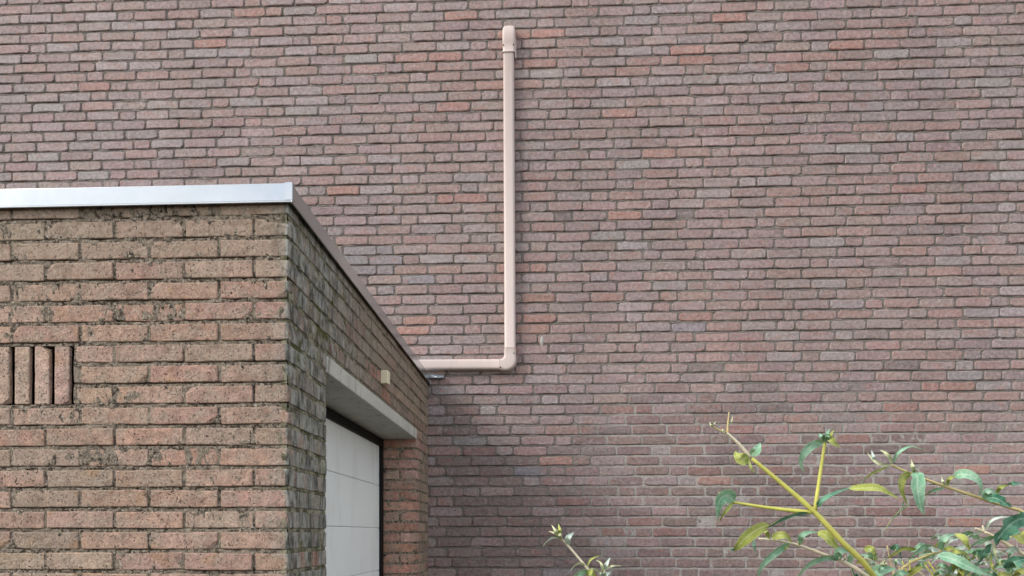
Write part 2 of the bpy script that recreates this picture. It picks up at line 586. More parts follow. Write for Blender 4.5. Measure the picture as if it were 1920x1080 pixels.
# one header (short brick) seen in each course, read off the photograph: (x, y) in 1920 x 1080
HEADERS = [(1088, 6), (1205, 20), (1024, 46), (1141, 62), (1189, 78), (1012, 104), (1256, 116), (1074, 139),
 (1036, 160), (1211, 172), (1092, 196), (1047, 217), (1006, 236), (1056, 256), (1168, 271), (1122, 292), (1008, 315),
 (1059, 333), (1172, 348), (1125, 368), (1011, 390), (1057, 407), (1141, 424), (1189, 443), (1010, 465), (1060, 482),
 (1304, 495), (1124, 519), (1012, 537), (1254, 556), (1241, 574), (1190, 595), (1474, 607), (1285, 632), (1175, 653),
 (1060, 674), (1275, 691), (1194, 709), (1082, 731), (1032, 749), (1207, 766), (1157, 785), (1103, 803), (1057, 823),
 (1238, 839), (1091, 861), (1044, 879), (996, 896), (1175, 917), (1124, 936), (1077, 954), (1030, 972), (1207, 992),
 (1091, 1010), (1047, 1028), (1120, 1047), (1000, 1066)]
row_of = {}
def row_index(z):
    return int(round((z - CAM_Z) / COURSE - 0.2))
for hx_, hy_ in HEADERS:
    p = on_y(hx_, hy_, WY)
    r_ = row_index(p.z)
    while r_ in row_of:
        r_ -= 1
    row_of[r_] = p.x

# bricks that stand out by their colour in the photograph
ORANGE = [(440,26),(394,82),(185,160),(862,31),(742,111),(802,110),(917,164),(875,202),(660,360),(836,375),(884,375),(995,503),
 (1370,32),(1304,92),(1308,114),(1487,125),(1554,122),(1602,82),(1689,351),(1802,502),(1304,594),(1592,566),(1355,801),(1736,720),
 (1805,720),(1700,759),(1645,777),(1717,797),(1340,897),(1843,873),(1820,970),(1041,861),(1026,65),(1162,80),(986,67),(1015,122),
 (1161,214),(1237,288),(1172,404),(1002,502),(1015,560),(1142,558),(1014,598),(987,619),(790,602),(768,619)]
REDDISH = [(285,30),(347,27),(229,142),(290,141),(157,199),(410,62),(132,69),(56,126),(12,16),(850,90),(697,131),(792,129),(917,126),
 (860,166),(880,261),(817,262),(502,24),(502,60),(627,39),(519,247),(660,171),(572,135),(747,149),(810,146),(611,324),(567,342),
 (582,379),(614,377),(785,451),(676,451),(772,506),(835,506),(882,467),(1382,14),(1502,27),(1502,106),(1620,120),(1655,80),(1607,62),
 (1672,61),(1327,228),(1400,244),(1667,235),(1737,232),(1550,257),(1722,115),(1705,311),(1810,309),(1807,290),(1760,329),(1637,334),
 (1505,357),(1570,355),(1487,376),(1624,372),(1810,366),(1862,366),(1472,394),(1741,502),(1675,466),(1540,434),(1610,432),(1910,500),
 (1485,509),(1255,556),(1302,555),(1241,574),(1540,587),(1607,587),(1357,611),(1287,632),(1339,631),(1357,650),(1422,649),(1390,687),
 (1525,685),(1510,742),(1647,779),(1662,645),(1712,662),(1782,660),(1802,602),(1875,600),(1897,719),(1682,737),(1752,737),(1855,736),
 (1770,759),(1900,756),(1717,776),(1767,775),(1820,775),(1467,818),(1607,817),(1647,778),(1897,872),(1690,953),(1733,953),(1717,797),
 (1453,875),(1607,1012),(885,714),(950,714),(982,695),(1052,804),(835,842),(900,842),(997,841),(1159,767),(1210,766),(1076,935),
 (1060,102),(1256,116),(1213,117),(1125,139),(1190,137),(997,161),(1285,287),(1237,328),(1010,335),(1220,347),(1177,368),(1012,373),
 (1027,428),(1125,502),(1237,517),(1255,1000),(1160,990),(1180,975),(1310,890),(1500,790),(1440,830),(1700,560),(1760,580)]
PALE = [(217,30),(237,49),(300,47),(350,65),(457,61),(350,102),(442,100),(240,122),(117,90),(95,199),(1465,339),(1540,451),(915,770),
 (1031,750),(1081,731),(995,899),(1190,595),(567,97),(677,112),(860,87),(500,78),(1120,77),(1168,307),(1180,470),(1570,620),(1806,699),
 (1856,719),(1238,839),(700,290),(770,337),(835,486),(1690,260),(1880,340),(1760,75),(1870,580),(1605,565)]
BLUE = [(667,487),(722,487),(687,506),(735,506),(1290,612),(708,470),(1016,880),(760,525),(720,543)]
DARK = [(1057,407),(1290,402),(1422,725),(1222,746),(1390,762),(1460,762),(1322,690),(1695,681),(1130,803),(1080,842),(1140,842),(1107,880),
 (1060,917),(1190,742),(685,525),(1240,742),(1320,985),(1280,940),(1510,1050),(1400,1000)]
def marks(lst, maxd=0.5):
    out = {}
    for (a, b) in lst:
        p = on_y(a, b, WY)
        out.setdefault(row_index(p.z), []).append(p.x)
    return out
MK = {k: marks(v) for k, v in dict(orange=ORANGE, red=REDDISH, pale=PALE, blue=BLUE, dark=DARK).items()}

X0, X1, Z0, Z1 = -4.9, 4.3, 0.0, 6.5
def row_bricks(r_, rng):
    """list of (x centre, length, header?) for one course"""
    a = row_of.get(r_)
    if a is None:
        a = rng.uniform(0, 1)
    out = [(a, True)]
    x, n = a + HPITCH / 2, rng.choice((4, 4, 4, 3, 3, 2) if r_ > 20 else (4, 4, 4, 3))
    while x < X1:
        for _ in range(n):
            out.append((x + PITCH / 2, False)); x += PITCH
        out.append((x + HPITCH / 2, True)); x += HPITCH
        n = rng.choice((4, 4, 4, 3, 5))
    x, n = a - HPITCH / 2, 4
    while x > X0:
        for _ in range(n):
            out.append((x - PITCH / 2, False)); x -= PITCH
        out.append((x - HPITCH / 2, True)); x -= HPITCH
        n = 4 if rng.random() < 0.85 else 3
    return out

def vary(rgb, rng, dv, dh=4):
    k = 1 + rng.uniform(-dv, dv)
    return tuple(max(0, min(255, c * k + rng.uniform(-dh, dh))) for c in rgb)

def wall_tint(kind, rng, u):
    if kind == 'orange':
        return vary((158, 123, 112), rng, 0.06, 2)
    if kind == 'red':
        return vary((151, 126, 119), rng, 0.05, 2)
    if kind == 'pale':
        return vary((151, 143, 141), rng, 0.04, 2)
    if kind == 'blue':
        return vary((131, 128, 132), rng, 0.05, 2)
    if kind == 'dark':
        return vary((120, 110, 107), rng, 0.06, 2)
    if u < 0.45:
        return vary((146, 129, 125), rng, 0.06, 2)
    if u < 0.75:
        return vary((147, 126, 121), rng, 0.06, 2)
    if u < 0.92:
        return vary((143, 130, 127), rng, 0.05, 2)
    return vary((149, 139, 137), rng, 0.05, 2)

bricks = []
rng = random.Random(5)
r_lo = int(math.floor((Z0 - CAM_Z) / COURSE))
r_hi = int(math.ceil((Z1 - CAM_Z) / COURSE))
for r_ in range(r_lo + 1, r_hi):
    zc = CAM_Z + COURSE * (r_ + 0.2)
    for (xc, hd) in row_bricks(r_, rng):
        L = HL if hd else BL
        if xc - L / 2 < X0 or xc + L / 2 > X1:
            continue
        if xc + L / 2 < GX - 0.05 and zc < G_TOP - 0.12:
            continue                                     # hidden inside the garage
        kind = None
        for k, d in MK.items():
            if any(abs(x_ - xc) < L * 0.56 for x_ in d.get(r_, ())):
                kind = k
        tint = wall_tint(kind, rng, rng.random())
        # most bricks in the lower middle of the wall get a darker tint, with a ragged outline
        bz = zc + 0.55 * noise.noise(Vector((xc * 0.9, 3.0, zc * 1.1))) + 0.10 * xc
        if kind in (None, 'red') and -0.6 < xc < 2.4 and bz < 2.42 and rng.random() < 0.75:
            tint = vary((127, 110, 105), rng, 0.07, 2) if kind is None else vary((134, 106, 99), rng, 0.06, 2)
        vi = rng.randrange(len(H_VAR) if hd else len(S_VAR))
        dy = rng.gauss(0, 0.0013)
        if kind == 'dark' and hd:
            dy = 0.004
        rz, ry = rng.gauss(0, 0.006), rng.gauss(0, 0.0045)
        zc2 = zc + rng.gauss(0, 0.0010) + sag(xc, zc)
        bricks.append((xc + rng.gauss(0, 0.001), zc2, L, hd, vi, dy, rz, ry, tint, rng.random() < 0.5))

def visible_area(b):
    x, z, L = b[0], b[1], b[2]
    c = [project(Vector((x + sx * L / 2, WY, z + sz * BH / 2))) for sx, sz in ((-1, -1), (1, -1), (1, 1), (-1, 1))]
    if min(p[0] for p in c) < 2 or max(p[0] for p in c) > 1918 or min(p[1] for p in c) < 2 or max(p[1] for p in c) > 1078:
        return 0
    cx = sum(p[0] for p in c) / 4
    cy = sum(p[1] for p in c) / 4
    if cx < 560 and cy > 330 or 540 <= cx < 830 and cy > 325 + (cx - 540) * 1.25:
        return 0
    if 930 < cx < 985 and cy < 700:
        return 0
    if cx > 1300 and cy > 1000:
        return 0
    return 0.5 * abs(sum(c[i][0] * c[(i + 1) % 4][1] - c[(i + 1) % 4][0] * c[i][1] for i in range(4)))

order = sorted(range(len(bricks)), key=lambda i: -visible_area(bricks[i]))
single = set(order[:300])
SV, SF, ST = [], [], []
for i, b in enumerate(bricks):
    x, z, L, hd, vi, dy, rz, ry, tint, flip = b
    if i in single:
        o = bpy.data.objects.new('brick', (H_MESH if hd else S_MESH)[vi])
        o.parent = wall
        o.location = (x, dy, z)
        o.rotation_euler = (0, ry + (math.pi if flip else 0), rz)
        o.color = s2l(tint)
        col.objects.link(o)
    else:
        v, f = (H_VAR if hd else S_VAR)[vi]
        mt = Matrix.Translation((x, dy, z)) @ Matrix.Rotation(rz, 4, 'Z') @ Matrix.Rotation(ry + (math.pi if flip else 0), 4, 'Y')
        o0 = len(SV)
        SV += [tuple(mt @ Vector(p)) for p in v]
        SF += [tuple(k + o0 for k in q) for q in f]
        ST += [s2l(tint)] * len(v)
me = new_mesh('brick_courses', SV, SF, [M['wb_geo']])
at_ = me.attributes.new('tint', 'FLOAT_COLOR', 'POINT')
at_.data.foreach_set('color', np.array(ST, dtype=np.float32).ravel())
courses = link('brick_courses', me, wall)
courses['kind'] = 'stuff'

def fbm(p, s, o=4):
    return noise.fractal(Vector(p) * s, 0.8, 2.0, o)

def mortar_sheet(name, mat, parent, u0, u1, v0, v1, step, place, depth, hole=None):
    nu, nv = int((u1 - u0) / step) + 1, int((v1 - v0) / step) + 1
    vs, fs = [], []
    us = [u0 + (u1 - u0) * i / nu for i in range(nu + 1)]
    zs = [v0 + (v1 - v0) * j / nv for j in range(nv + 1)]
    for zv in zs:
        for uv in us:
            vs.append(place(uv, zv, depth(uv, zv)))
    for j in range(nv):
        for i in range(nu):
            if hole and hole((us[i] + us[i + 1]) / 2, (zs[j] + zs[j + 1]) / 2):
                continue
            a = j * (nu + 1) + i
            fs.append((a, a + 1, a + nu + 2, a + nu + 1))
    o = link(name, new_mesh(name, vs, fs, [mat], True), parent)
    return o

def mortar_courses(name, mat, parent, us, rows, half, gap, place, shape, hole=None):
    """mortar sheet with its own levels in every course: struck joint, deep right under a brick and nearly flush above the next"""
    zs, kinds = [], []
    for zc_ in rows:                                   # from the top down
        for dz, kd in ((half - 0.005, 'h'), (0.0, 'h'), (-half + 0.004, 'h'), (-half - 0.0004, 'g'), (-half - 0.0042, 'b'), (-half - gap + 0.0008, 'b')):
            zs.append(zc_ + dz); kinds.append(kd)
    vs, fs = [], []
    nu = len(us)
    for zv, kd in zip(zs, kinds):
        for uv in us:
            vs.append(place(uv, zv, shape(uv, zv, kd)))
    for j in range(len(zs) - 1):
        for i in range(nu - 1):
            if hole and hole((us[i] + us[i + 1]) / 2, (zs[j] + zs[j + 1]) / 2):
                continue
            a = j * nu + i
            fs.append((a, a + nu, a + nu + 1, a + 1))
    return link(name, new_mesh(name, vs, fs, [mat], False), parent)

def frange(a, b, st_):
    n_ = int(math.ceil((b - a) / st_))
    return [a + (b - a) * i / n_ for i in range(n_ + 1)]

def wall_mortar_shape(x, z, kd):
    low = 1 - min(1, max(0, (z + 0.4 * fbm((x, z, 1), 0.8, 2) - 2.2) / 0.9))
    rt = min(1, max(0, (x + 0.3) / 0.7))
    new = low * rt                                     # newer, fuller pointing
    nz = 0.0022 * fbm((x, z * 1.5, 3.3), 17, 3) + 0.0027 * fbm((x, z * 1.5, 9.0), 55, 2)
    if kd == 'g':
        return 0.0065 + (0.0085 - 0.005 * new) * min(1, max(0, 0.55 + 1.6 * fbm((x, z, 4.4), 5, 3))) + 1.6 * nz
    if kd == 'b':
        return max(0.0017, 0.0042 - 0.0012 * new + (1.3 - 0.6 * new) * nz)
    return max(0.0020, 0.0062 - 0.0026 * new + (1.3 - 0.6 * new) * nz)
mortar_courses('mortar', M['wm'], wall, frange(X0, -3.7, 0.03) + frange(-3.695, 3.1, 0.0125) + frange(3.105, X1, 0.03), [CAM_Z + COURSE * (r_ + 0.2) for r_ in range(r_hi, -14, -1)],
               BH / 2, COURSE - BH, lambda x, z, d: (x, d, z + sag(x, z)), wall_mortar_shape)
cm = MB()
cm.box(X0, X1, WY + 0.028, WY + 0.30, 0.0, Z1)
cm.build('wall_core', M['core'], wall)
# dabs of old plaster left on the face of the wall
for (dpx, dpy, dsc) in ((1016, 639, 1.0),):
  p = on_y(dpx, dpy, WY)
  pv, pf = [], []
  n = 14
  for ring, (k, yo) in enumerate(((1.0, 0.001), (0.55, -0.004))):
      for i in range(n):
          a = 2 * math.pi * i / n
          rr = k * (1 + 0.25 * noise.noise(Vector((math.cos(a) * 2, math.sin(a) * 2, 4))))
          pv.append((p.x + 0.013 * dsc * rr * math.cos(a), WY + yo, p.z + 0.034 * dsc * rr * math.sin(a)))
  for i in range(n):
      pf.append((i, (i + 1) % n, n + (i + 1) % n, n + i))
  pf.append(tuple(n + i for i in range(n)))
  pm = MB(); pm.add(pv, pf)
  pm.build('plaster_dab', M['plaster'], wall, True)

# ------------------------------------------------------------------ the garage
garage = thing('brick_garage', 'low flat-roofed brick garage with aluminium roof edge and white side door', 'garage', (GX, GY, 0))
GP, GC = 0.2103, 0.0614            # brick pitch and course height of the garage
GBL, GBH, GBD = GP - 0.009, GC - 0.0118, 0.098
G_LEFT = -3.0
D_NEAR, D_FAR = 2.517, 4.305        # door opening along Y
REVEAL = 0.198
L_BOT, L_TOP = 2.157, 2.216         # lintel

def rough_brick(rng, L, H, D, nx=9, nz=4, ny=3, rad=0.0032, amp=0.0013):
    """bevelled, uneven brick; centred on x and z, front at y=0, back at y=D"""
    def coords(n, half, r):
        c = [-half, -half + r]
        m = n - 2
        for i in range(1, m):
            c.append(-half + r + (2 * half - 2 * r) * i / m)
        return c + [half - r, half]
    cx, cz, cy = coords(nx, L / 2, rad), coords(nz, H / 2, rad), coords(ny, D / 2, rad)
    idx, vs, fs = {}, [], []
    off = Vector((rng.uniform(-50, 50), rng.uniform(-50, 50), rng.uniform(-50, 50)))
    chips = []
    if rng.random() < 0.45:
        chips.append((Vector((rng.choice((-1, 1)) * L / 2, -D / 2, rng.choice((-1, 1)) * H / 2)), rng.uniform(0.010, 0.022)))
    def vert(i, j, k):
        key = (i, j, k)
        if key in idx:
            return idx[key]
        p = Vector((cx[i], cy[j], cz[k]))
        q = Vector((max(-L / 2 + rad, min(L / 2 - rad, p.x)), max(-D / 2 + rad, min(D / 2 - rad, p.y)), max(-H / 2 + rad, min(H / 2 - rad, p.z))))
        d = p - q
        if d.length > 1e-7:
            p = q + d.normalized() * rad
        nn = noise.noise_vector((p * 38) + off)
        p = p + Vector((nn.x * amp * 1.3, nn.y * amp, nn.z * amp * 1.2))
        nn = noise.noise_vector((p * 110) + off)
        p = p + Vector((nn.x * amp * .5, nn.y * amp * .5, nn.z * amp * .5))
        for c, rr in chips:
            dd = (p - c).length
            if dd < rr:
                p = p + (Vector((0, 0, 0)) - c).normalized() * (rr - dd) * 0.8
        idx[key] = len(vs)
        vs.append((p.x, p.y + D / 2, p.z))
        return idx[key]
    NX, NY, NZ = len(cx) - 1, len(cy) - 1, len(cz) - 1
    for i in range(NX):
        for k in range(NZ):
            fs.append((vert(i, 0, k), vert(i + 1, 0, k), vert(i + 1, 0, k + 1), vert(i, 0, k + 1)))
    for i in range(NX):
        for j in range(NY):
            fs.append((vert(i, j, 0), vert(i, j + 1, 0), vert(i + 1, j + 1, 0), vert(i + 1, j, 0)))
            fs.append((vert(i, j, NZ), vert(i + 1, j, NZ), vert(i + 1, j + 1, NZ), vert(i, j + 1, NZ)))
    for j in range(NY):
        for k in range(NZ):
            fs.append((vert(0, j, k), vert(0, j, k + 1), vert(0, j + 1, k + 1), vert(0, j + 1, k)))
            fs.append((vert(NX, j, k), vert(NX, j + 1, k), vert(NX, j + 1, k + 1), vert(NX, j, k + 1)))
    return vs, fs

rngg = random.Random(77)
def gset(L, n, nx):
    out = []
    for _ in range(n):
        v, f = rough_brick(rngg, L, GBH, GBD, nx=nx)
        out.append(new_mesh('garage_brick', v, f, [M['gb']], False))
    return out
G_FULL = gset(GBL, 16, 8)
G_HALF = gset(0.094, 8, 5)
v_, f_ = None, None

def place_gbrick(L, loc, rotz, tint, rng, rot_y=0.0, name='brick', parent=None):
    """brick whose front-face centre is at loc; rotz=0 faces -Y, +90 deg faces +X"""
    if L > 0.14:
        me_, nom = rng.choice(G_FULL), GBL
    else:
        me_, nom = rng.choice(G_HALF), 0.094
    o = bpy.data.objects.new(name, me_)
    o.parent = parent or garage
    o.location = Vector(loc) - Vector(garage.location)
    o.rotation_euler = (0, rot_y + rng.gauss(0, 0.007), rotz + rng.gauss(0, 0.005))
    o.scale = (L / nom, 1, 1)
    o.color = s2l(tint)
    col.objects.link(o)
    return o

def row_z(k):
    return 2.503 - GC * k
def front_tint(rng):
    u = rng.random()
    if u < 0.5:
        return vary((167, 141, 126), rng, 0.05, 2)
    if u < 0.75:
        return vary((168, 138, 124), rng, 0.05, 2)
    return vary((162, 143, 128), rng, 0.06, 2)
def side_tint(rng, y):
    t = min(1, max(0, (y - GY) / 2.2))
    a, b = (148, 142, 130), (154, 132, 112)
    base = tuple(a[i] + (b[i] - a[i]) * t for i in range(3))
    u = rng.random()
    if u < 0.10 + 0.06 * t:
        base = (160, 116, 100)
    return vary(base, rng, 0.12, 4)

rng = random.Random(31)
V_R = on_y(137, 700, GY).x          # right edge of the vent
V_N = 7                             # soldier bricks in the vent
V_P = on_y(115.5, 700, GY).x - on_y(78, 700, GY).x
V_C = on_y(115.5, 700, GY).x
V_L = V_R - V_N * V_P
K_LO = 41
for k in range(-1, K_LO):
    zc = row_z(k)
    rowA = (k % 2 == 0)
    vent_row = 6 <= k <= 8
    # ---- front wall, from the corner to the left
    if rowA:
        # the corner brick lies along Y: its end shows on the front
        x = GX - 0.094 - 0.0115
    else:
        place_gbrick(GBL, (GX - GBL / 2, GY, zc), 0, front_tint(rng), rng)
        x = GX - GBL - 0.009
    while x > G_LEFT:
        L = GBL
        x_l = x - L
        if vent_row and x_l < V_R + 0.006 and x > V_L - 0.006:
            if x - (V_R + 0.008) > 0.05:
                L = x - (V_R + 0.008)
                place_gbrick(L, (x - L / 2, GY + rng.gauss(0, .0015), zc), 0, front_tint(rng), rng)
            elif x < V_L + 0.2 and x > V_L:
                L = V_L - 0.008 - x_l
                if L > 0.05:
                    place_gbrick(L, (x_l + L / 2, GY + rng.gauss(0, .0015), zc), 0, front_tint(rng), rng)
            x = x_l - 0.009
            continue
        place_gbrick(L, (x - L / 2, GY + rng.gauss(0, .0015), zc + rng.gauss(0, .0008)), 0, front_tint(rng), rng)
        x = x_l - 0.009
    # ---- side wall, from the corner towards the tall wall
    spans = [(GY, WY - 0.004)] if k < 5 else [(GY, D_NEAR), (D_FAR, WY - 0.004)]
    for si, (ya, yb) in enumerate(spans):
        y = ya
        if si == 0:
            if rowA:
                place_gbrick(GBL, (GX, GY + GBL / 2, zc), math.pi / 2, front_tint(rng), rng)
                y = GY + GBL + 0.009
            else:
                y = GY + 0.094 + 0.0145
        else:
            # far jamb of the door opening: alternate full bricks and pairs of half bricks
            jt = lambda: vary(rng.choice(((184, 140, 124), (178, 132, 115), (192, 156, 142))), rng, 0.06, 3)
            if rowA:
                place_gbrick(REVEAL, (GX - REVEAL / 2, D_FAR, zc), 0, jt(), rng)
                y = D_FAR + 0.098 + 0.009
            else:
                for q in range(2):
                    xx = GX - 0.047 - q * 0.1045
                    place_gbrick(0.094, (xx, D_FAR, zc), 0, jt(), rng)
                y = D_FAR + 0.098 + 0.009
        while y < yb - 0.02:
            L = GBL
            if si == 1 and y < D_FAR + 0.15 and not rowA:
                L = 0.094
            if y + L > yb - 0.03:
                L = yb - y
            yc = y + L / 2
            place_gbrick(L, (GX + rng.gauss(0, .0012), yc, zc + rng.gauss(0, .0008)), math.pi / 2, side_tint(rng, yc), rng)
            y += L + 0.009
# soldier bricks of the air vent: upright, with open slots between them
zc = (row_z(6) + row_z(8)) / 2
for i in range(V_N):
    xc = V_C - V_P * i
    v_, f_ = rough_brick(rngg, GC * 3 - 0.012, 0.0452, 0.016, nx=8, rad=0.003, amp=0.0010)
    o = bpy.data.objects.new('vent_brick', new_mesh('vent_brick', v_, f_, [M['gb']], False))
    o.parent = garage
    o.location = Vector((xc, GY + 0.001 + rng.gauss(0, .001), zc)) - Vector(garage.location)
    o.rotation_euler = (0, math.pi / 2 + rng.gauss(0, 0.006), rng.gauss(0, .008))
    o.color = s2l(vary((182, 156, 142), rng, 0.05, 2))
    col.objects.link(o)

def gm_depth(u, z):
    return 0.0026 + 0.0034 * fbm((u, z, 5.5), 20, 3) + 0.0024 * fbm((u, z, 2.1), 70, 2)
def loc_g(x, y, z):
    return (x - GX, y - GY, z)
vz0, vz1 = zc - GC * 1.5 + 0.004, zc + GC * 1.5 - 0.004
def garage_mortar_shape(u, z, kd):
    nz = 0.0024 * fbm((u, z * 1.4, 5.5), 24, 3) + 0.0019 * fbm((u, z * 1.4, 2.1), 85, 2)
    k = fbm((u, z, 7.7), 9, 3)
    if kd == 'g':
        return 0.0030 + 0.0085 * min(1, max(0, 0.45 + 1.5 * k)) + 1.8 * nz
    if kd == 'b':
        return 0.0028 + 1.7 * nz
    return 0.0030 + 1.7 * nz
def side_mortar_shape(u, z, kd):
    nz = 0.0024 * fbm((u, z * 1.4, 5.5), 24, 3) + 0.0019 * fbm((u, z * 1.4, 2.1), 85, 2)
    return {'g': 0.0042, 'b': 0.0020, 'h': 0.0026}[kd] + 1.5 * nz
g_rows = [row_z(k) for k in range(-1, K_LO)]
mortar_courses('front_mortar', M['gm'], garage, frange(G_LEFT, -1.75, 0.03) + frange(-1.745, GX - 0.004, 0.0062), g_rows, GBH / 2, GC - GBH,
               lambda x, z, d: loc_g(x, GY + d, z), garage_mortar_shape,
               hole=lambda x, z: V_L - 0.004 < x < V_R + 0.004 and vz0 < z < vz1)
mortar_courses('side_mortar', M['gm'], garage, frange(GY + 0.004, WY, 0.0085), g_rows, GBH / 2, GC - GBH,
               lambda y, z, d: loc_g(GX - d, y, z), side_mortar_shape,
               hole=lambda y, z: D_NEAR - 0.002 < y < D_FAR + 0.002 and z < L_TOP)
mortar_sheet('jamb_mortar', M['gm'], garage, GX - REVEAL, GX - 0.005, 0.0, L_BOT + 0.01, 0.010,
             lambda x, z, d: loc_g(x, D_FAR + d, z), gm_depth)
# masonry behind the facing bricks
cm = MB()
cm.box(G_LEFT, GX - 0.11, GY + 0.105, GY + 0.20, 0, vz0)
cm.box(G_LEFT, GX - 0.11, GY + 0.105, GY + 0.20, vz1, G_TOP)
cm.box(G_LEFT, V_L, GY + 0.105, GY + 0.20, vz0, vz1)
cm.box(V_R, GX - 0.11, GY + 0.105, GY + 0.20, vz0, vz1)
cm.box(GX - REVEAL, GX - 0.10, GY + 0.105, D_NEAR, 0, L_BOT - 0.001)
cm.box(GX - REVEAL, GX - 0.10, D_FAR + 0.10, WY - 0.002, 0, L_BOT - 0.001)
cm.box(GX - REVEAL, GX - 0.10, GY + 0.21, WY - 0.002, L_TOP, G_TOP)
cm.box(G_LEFT, G_LEFT + 0.1, GY + 0.21, WY - 0.002, 0, G_TOP)
cm.build('wall_core', M['core'], garage)
# near jamb (faces away from the camera)
nm = MB()
nm.box(GX - REVEAL, GX - 0.012, D_NEAR - 0.006, D_NEAR - 0.002, 0, L_BOT)
nm.build('near_jamb_mortar', M['gm'], garage)
# lintel
lm = MB()
lm.box(GX - REVEAL - 0.02, GX + 0.004, D_NEAR + 0.001, D_FAR - 0.001, L_BOT, L_TOP)
lm.build('lintel', M['lintel'], garage, bevel=0.004)
# roof deck
rm = MB()
rm.box(G_LEFT, GX - 0.02, GY + 0.02, WY - 0.002, G_TOP + 0.002, G_TRIM - 0.016)
rm.build('roof', M['roof'], garage)

# aluminium roof edge: front and side lengths, mitred at the corner, with a rolled bottom lip
def trim(name, path_a, path_b, nrm_a):
    pass
PROF = [(0.000, G_TRIM - 0.030), (-0.050, G_TRIM - 0.030), (-0.050, G_TRIM - 0.003), (-0.044, G_TRIM), (0.010, G_TRIM), (0.0145, G_TRIM - 0.003),
        (0.0150, G_TOP + 0.006), (0.0175, G_TOP + 0.003), (0.0175, G_TOP - 0.001), (0.0120, G_TOP - 0.001), (0.0120, G_TRIM - 0.030)]
def sweep(a_of, b_of):
    vs, fs = [], []
    n_ = len(PROF)
    for fn in (a_of, b_of):
        for (o_, z_) in PROF:
            vs.append(fn(o_, z_))
    for i in range(n_):
        j = (i + 1) % n_
        fs.append((i, j, n_ + j, n_ + i))
    fs.append(tuple(range(n_)))
    fs.append(tuple(range(2 * n_ - 1, n_ - 1, -1)))
    return vs, fs
seam_x = GX - 1.75
for nm_, a_of, b_of in (
        ('front_trim', lambda o_, z_: (seam_x, GY - o_, z_), lambda o_, z_: (GX + o_, GY - o_, z_)),
        ('front_trim', lambda o_, z_: (G_LEFT, GY - o_, z_), lambda o_, z_: (seam_x - 0.003, GY - o_, z_)),
        ('side_trim', lambda o_, z_: (GX + o_ + 0.0006, GY - o_ + 0.0012, z_), lambda o_, z_: (GX + o_, WY - 0.001, z_))):
    tm = MB()
    tm.add(*sweep(a_of, b_of))
    tm.build(nm_, M['trim'], garage, bevel=0.0012)
# folded corner cover of the trim
tm = MB()
tm.box(GX - 0.004, GX + 0.0185, GY - 0.0165, GY - 0.0152, G_TOP + 0.006, G_TRIM - 0.001)
tm.box(GX + 0.0170, GX + 0.0185, GY - 0.0152, GY + 0.006, G_TOP + 0.006, G_TRIM - 0.001)
tm.build('trim_corner', M['trim'], garage)

# door: black frame and a white sectional door of wide horizontal panels
DX = GX - REVEAL
fm = MB()
fm.box(DX - 0.06, DX + 0.004, D_NEAR - 0.05, D_FAR + 0.05, 2.112, L_BOT - 0.0012)
fm.box(DX - 0.06, DX + 0.004, D_FAR - 0.050, D_FAR - 0.0015, 0.0, 2.112)
fm.box(DX - 0.06, DX + 0.004, D_NEAR + 0.0015, D_NEAR + 0.04, 0.0, 2.112)
fm.build('door_frame', M['frame'], garage, bevel=0.003)
door = bpy.data.objects.new('garage_door', None)
door.parent = garage
door.location = (DX - GX, 0, 0)
col.objects.link(door)
seams = [2.118, 1.884, 1.637, 1.392, 1.147, 0.902, 0.657, 0.412, 0.16, 0.02]
for i in range(len(seams) - 1):
    zt, zb = seams[i] - 0.0009, seams[i + 1] + 0.0009
    pm = MB()
    v, f = box_vf(-0.045, -0.012, D_NEAR + 0.03 - GY, D_FAR - 0.045 - GY, zb, zt)
    pm.add(v, f)
    o = link('panel', new_mesh('panel', pm.v, pm.f, [M['door']]), door)
    b = o.modifiers.new('bevel', 'BEVEL'); b.width = 0.0040; b.segments = 3
    b.limit_method = 'ANGLE'
bm_ = MB()
bm_.box(-0.05, -0.0200, D_NEAR + 0.031 - GY, D_FAR - 0.045 - GY, 0.0, 2.118)
link('door_backing', new_mesh('door_backing', bm_.v, bm_.f, [M['boxgrille']]), door)

# crumpled lead at the foot of the duct, where the roof edge meets the tall wall
lv, lf = [], []
a = on_y(800, 700, WY - 0.03)
nx_, nz_ = 14, 5
for j in range(nz_ + 1):
    for i in range(nx_ + 1):
        u_, v_ = i / nx_, j / nz_
        x = GX - 0.05 + u_ * 0.155
        z = 2.640 - 0.014 * u_ - v_ * 0.036 * (1 - 0.35 * u_)
        y = WY - 0.006 - 0.035 * (v_ ** 1.3) * (0.4 + 0.6 * u_) + 0.006 * noise.noise(Vector((u_ * 7, v_ * 5, 2)))
        lv.append((x + 0.004 * noise.noise(Vector((u_ * 9, v_ * 9, 8))), y, z + 0.005 * noise.noise(Vector((u_ * 8, v_ * 3, 5)))))
for j in range(nz_):
    for i in range(nx_):
        q = j * (nx_ + 1) + i
        lf.append((q, q + nx_ + 1, q + nx_ + 2, q + 1))
lm = MB(); lm.add(lv, lf)
lo = lm.build('lead_flashing', M['lead'], garage)
sd = lo.modifiers.new('solid', 'SOLIDIFY'); sd.thickness = 0.0025

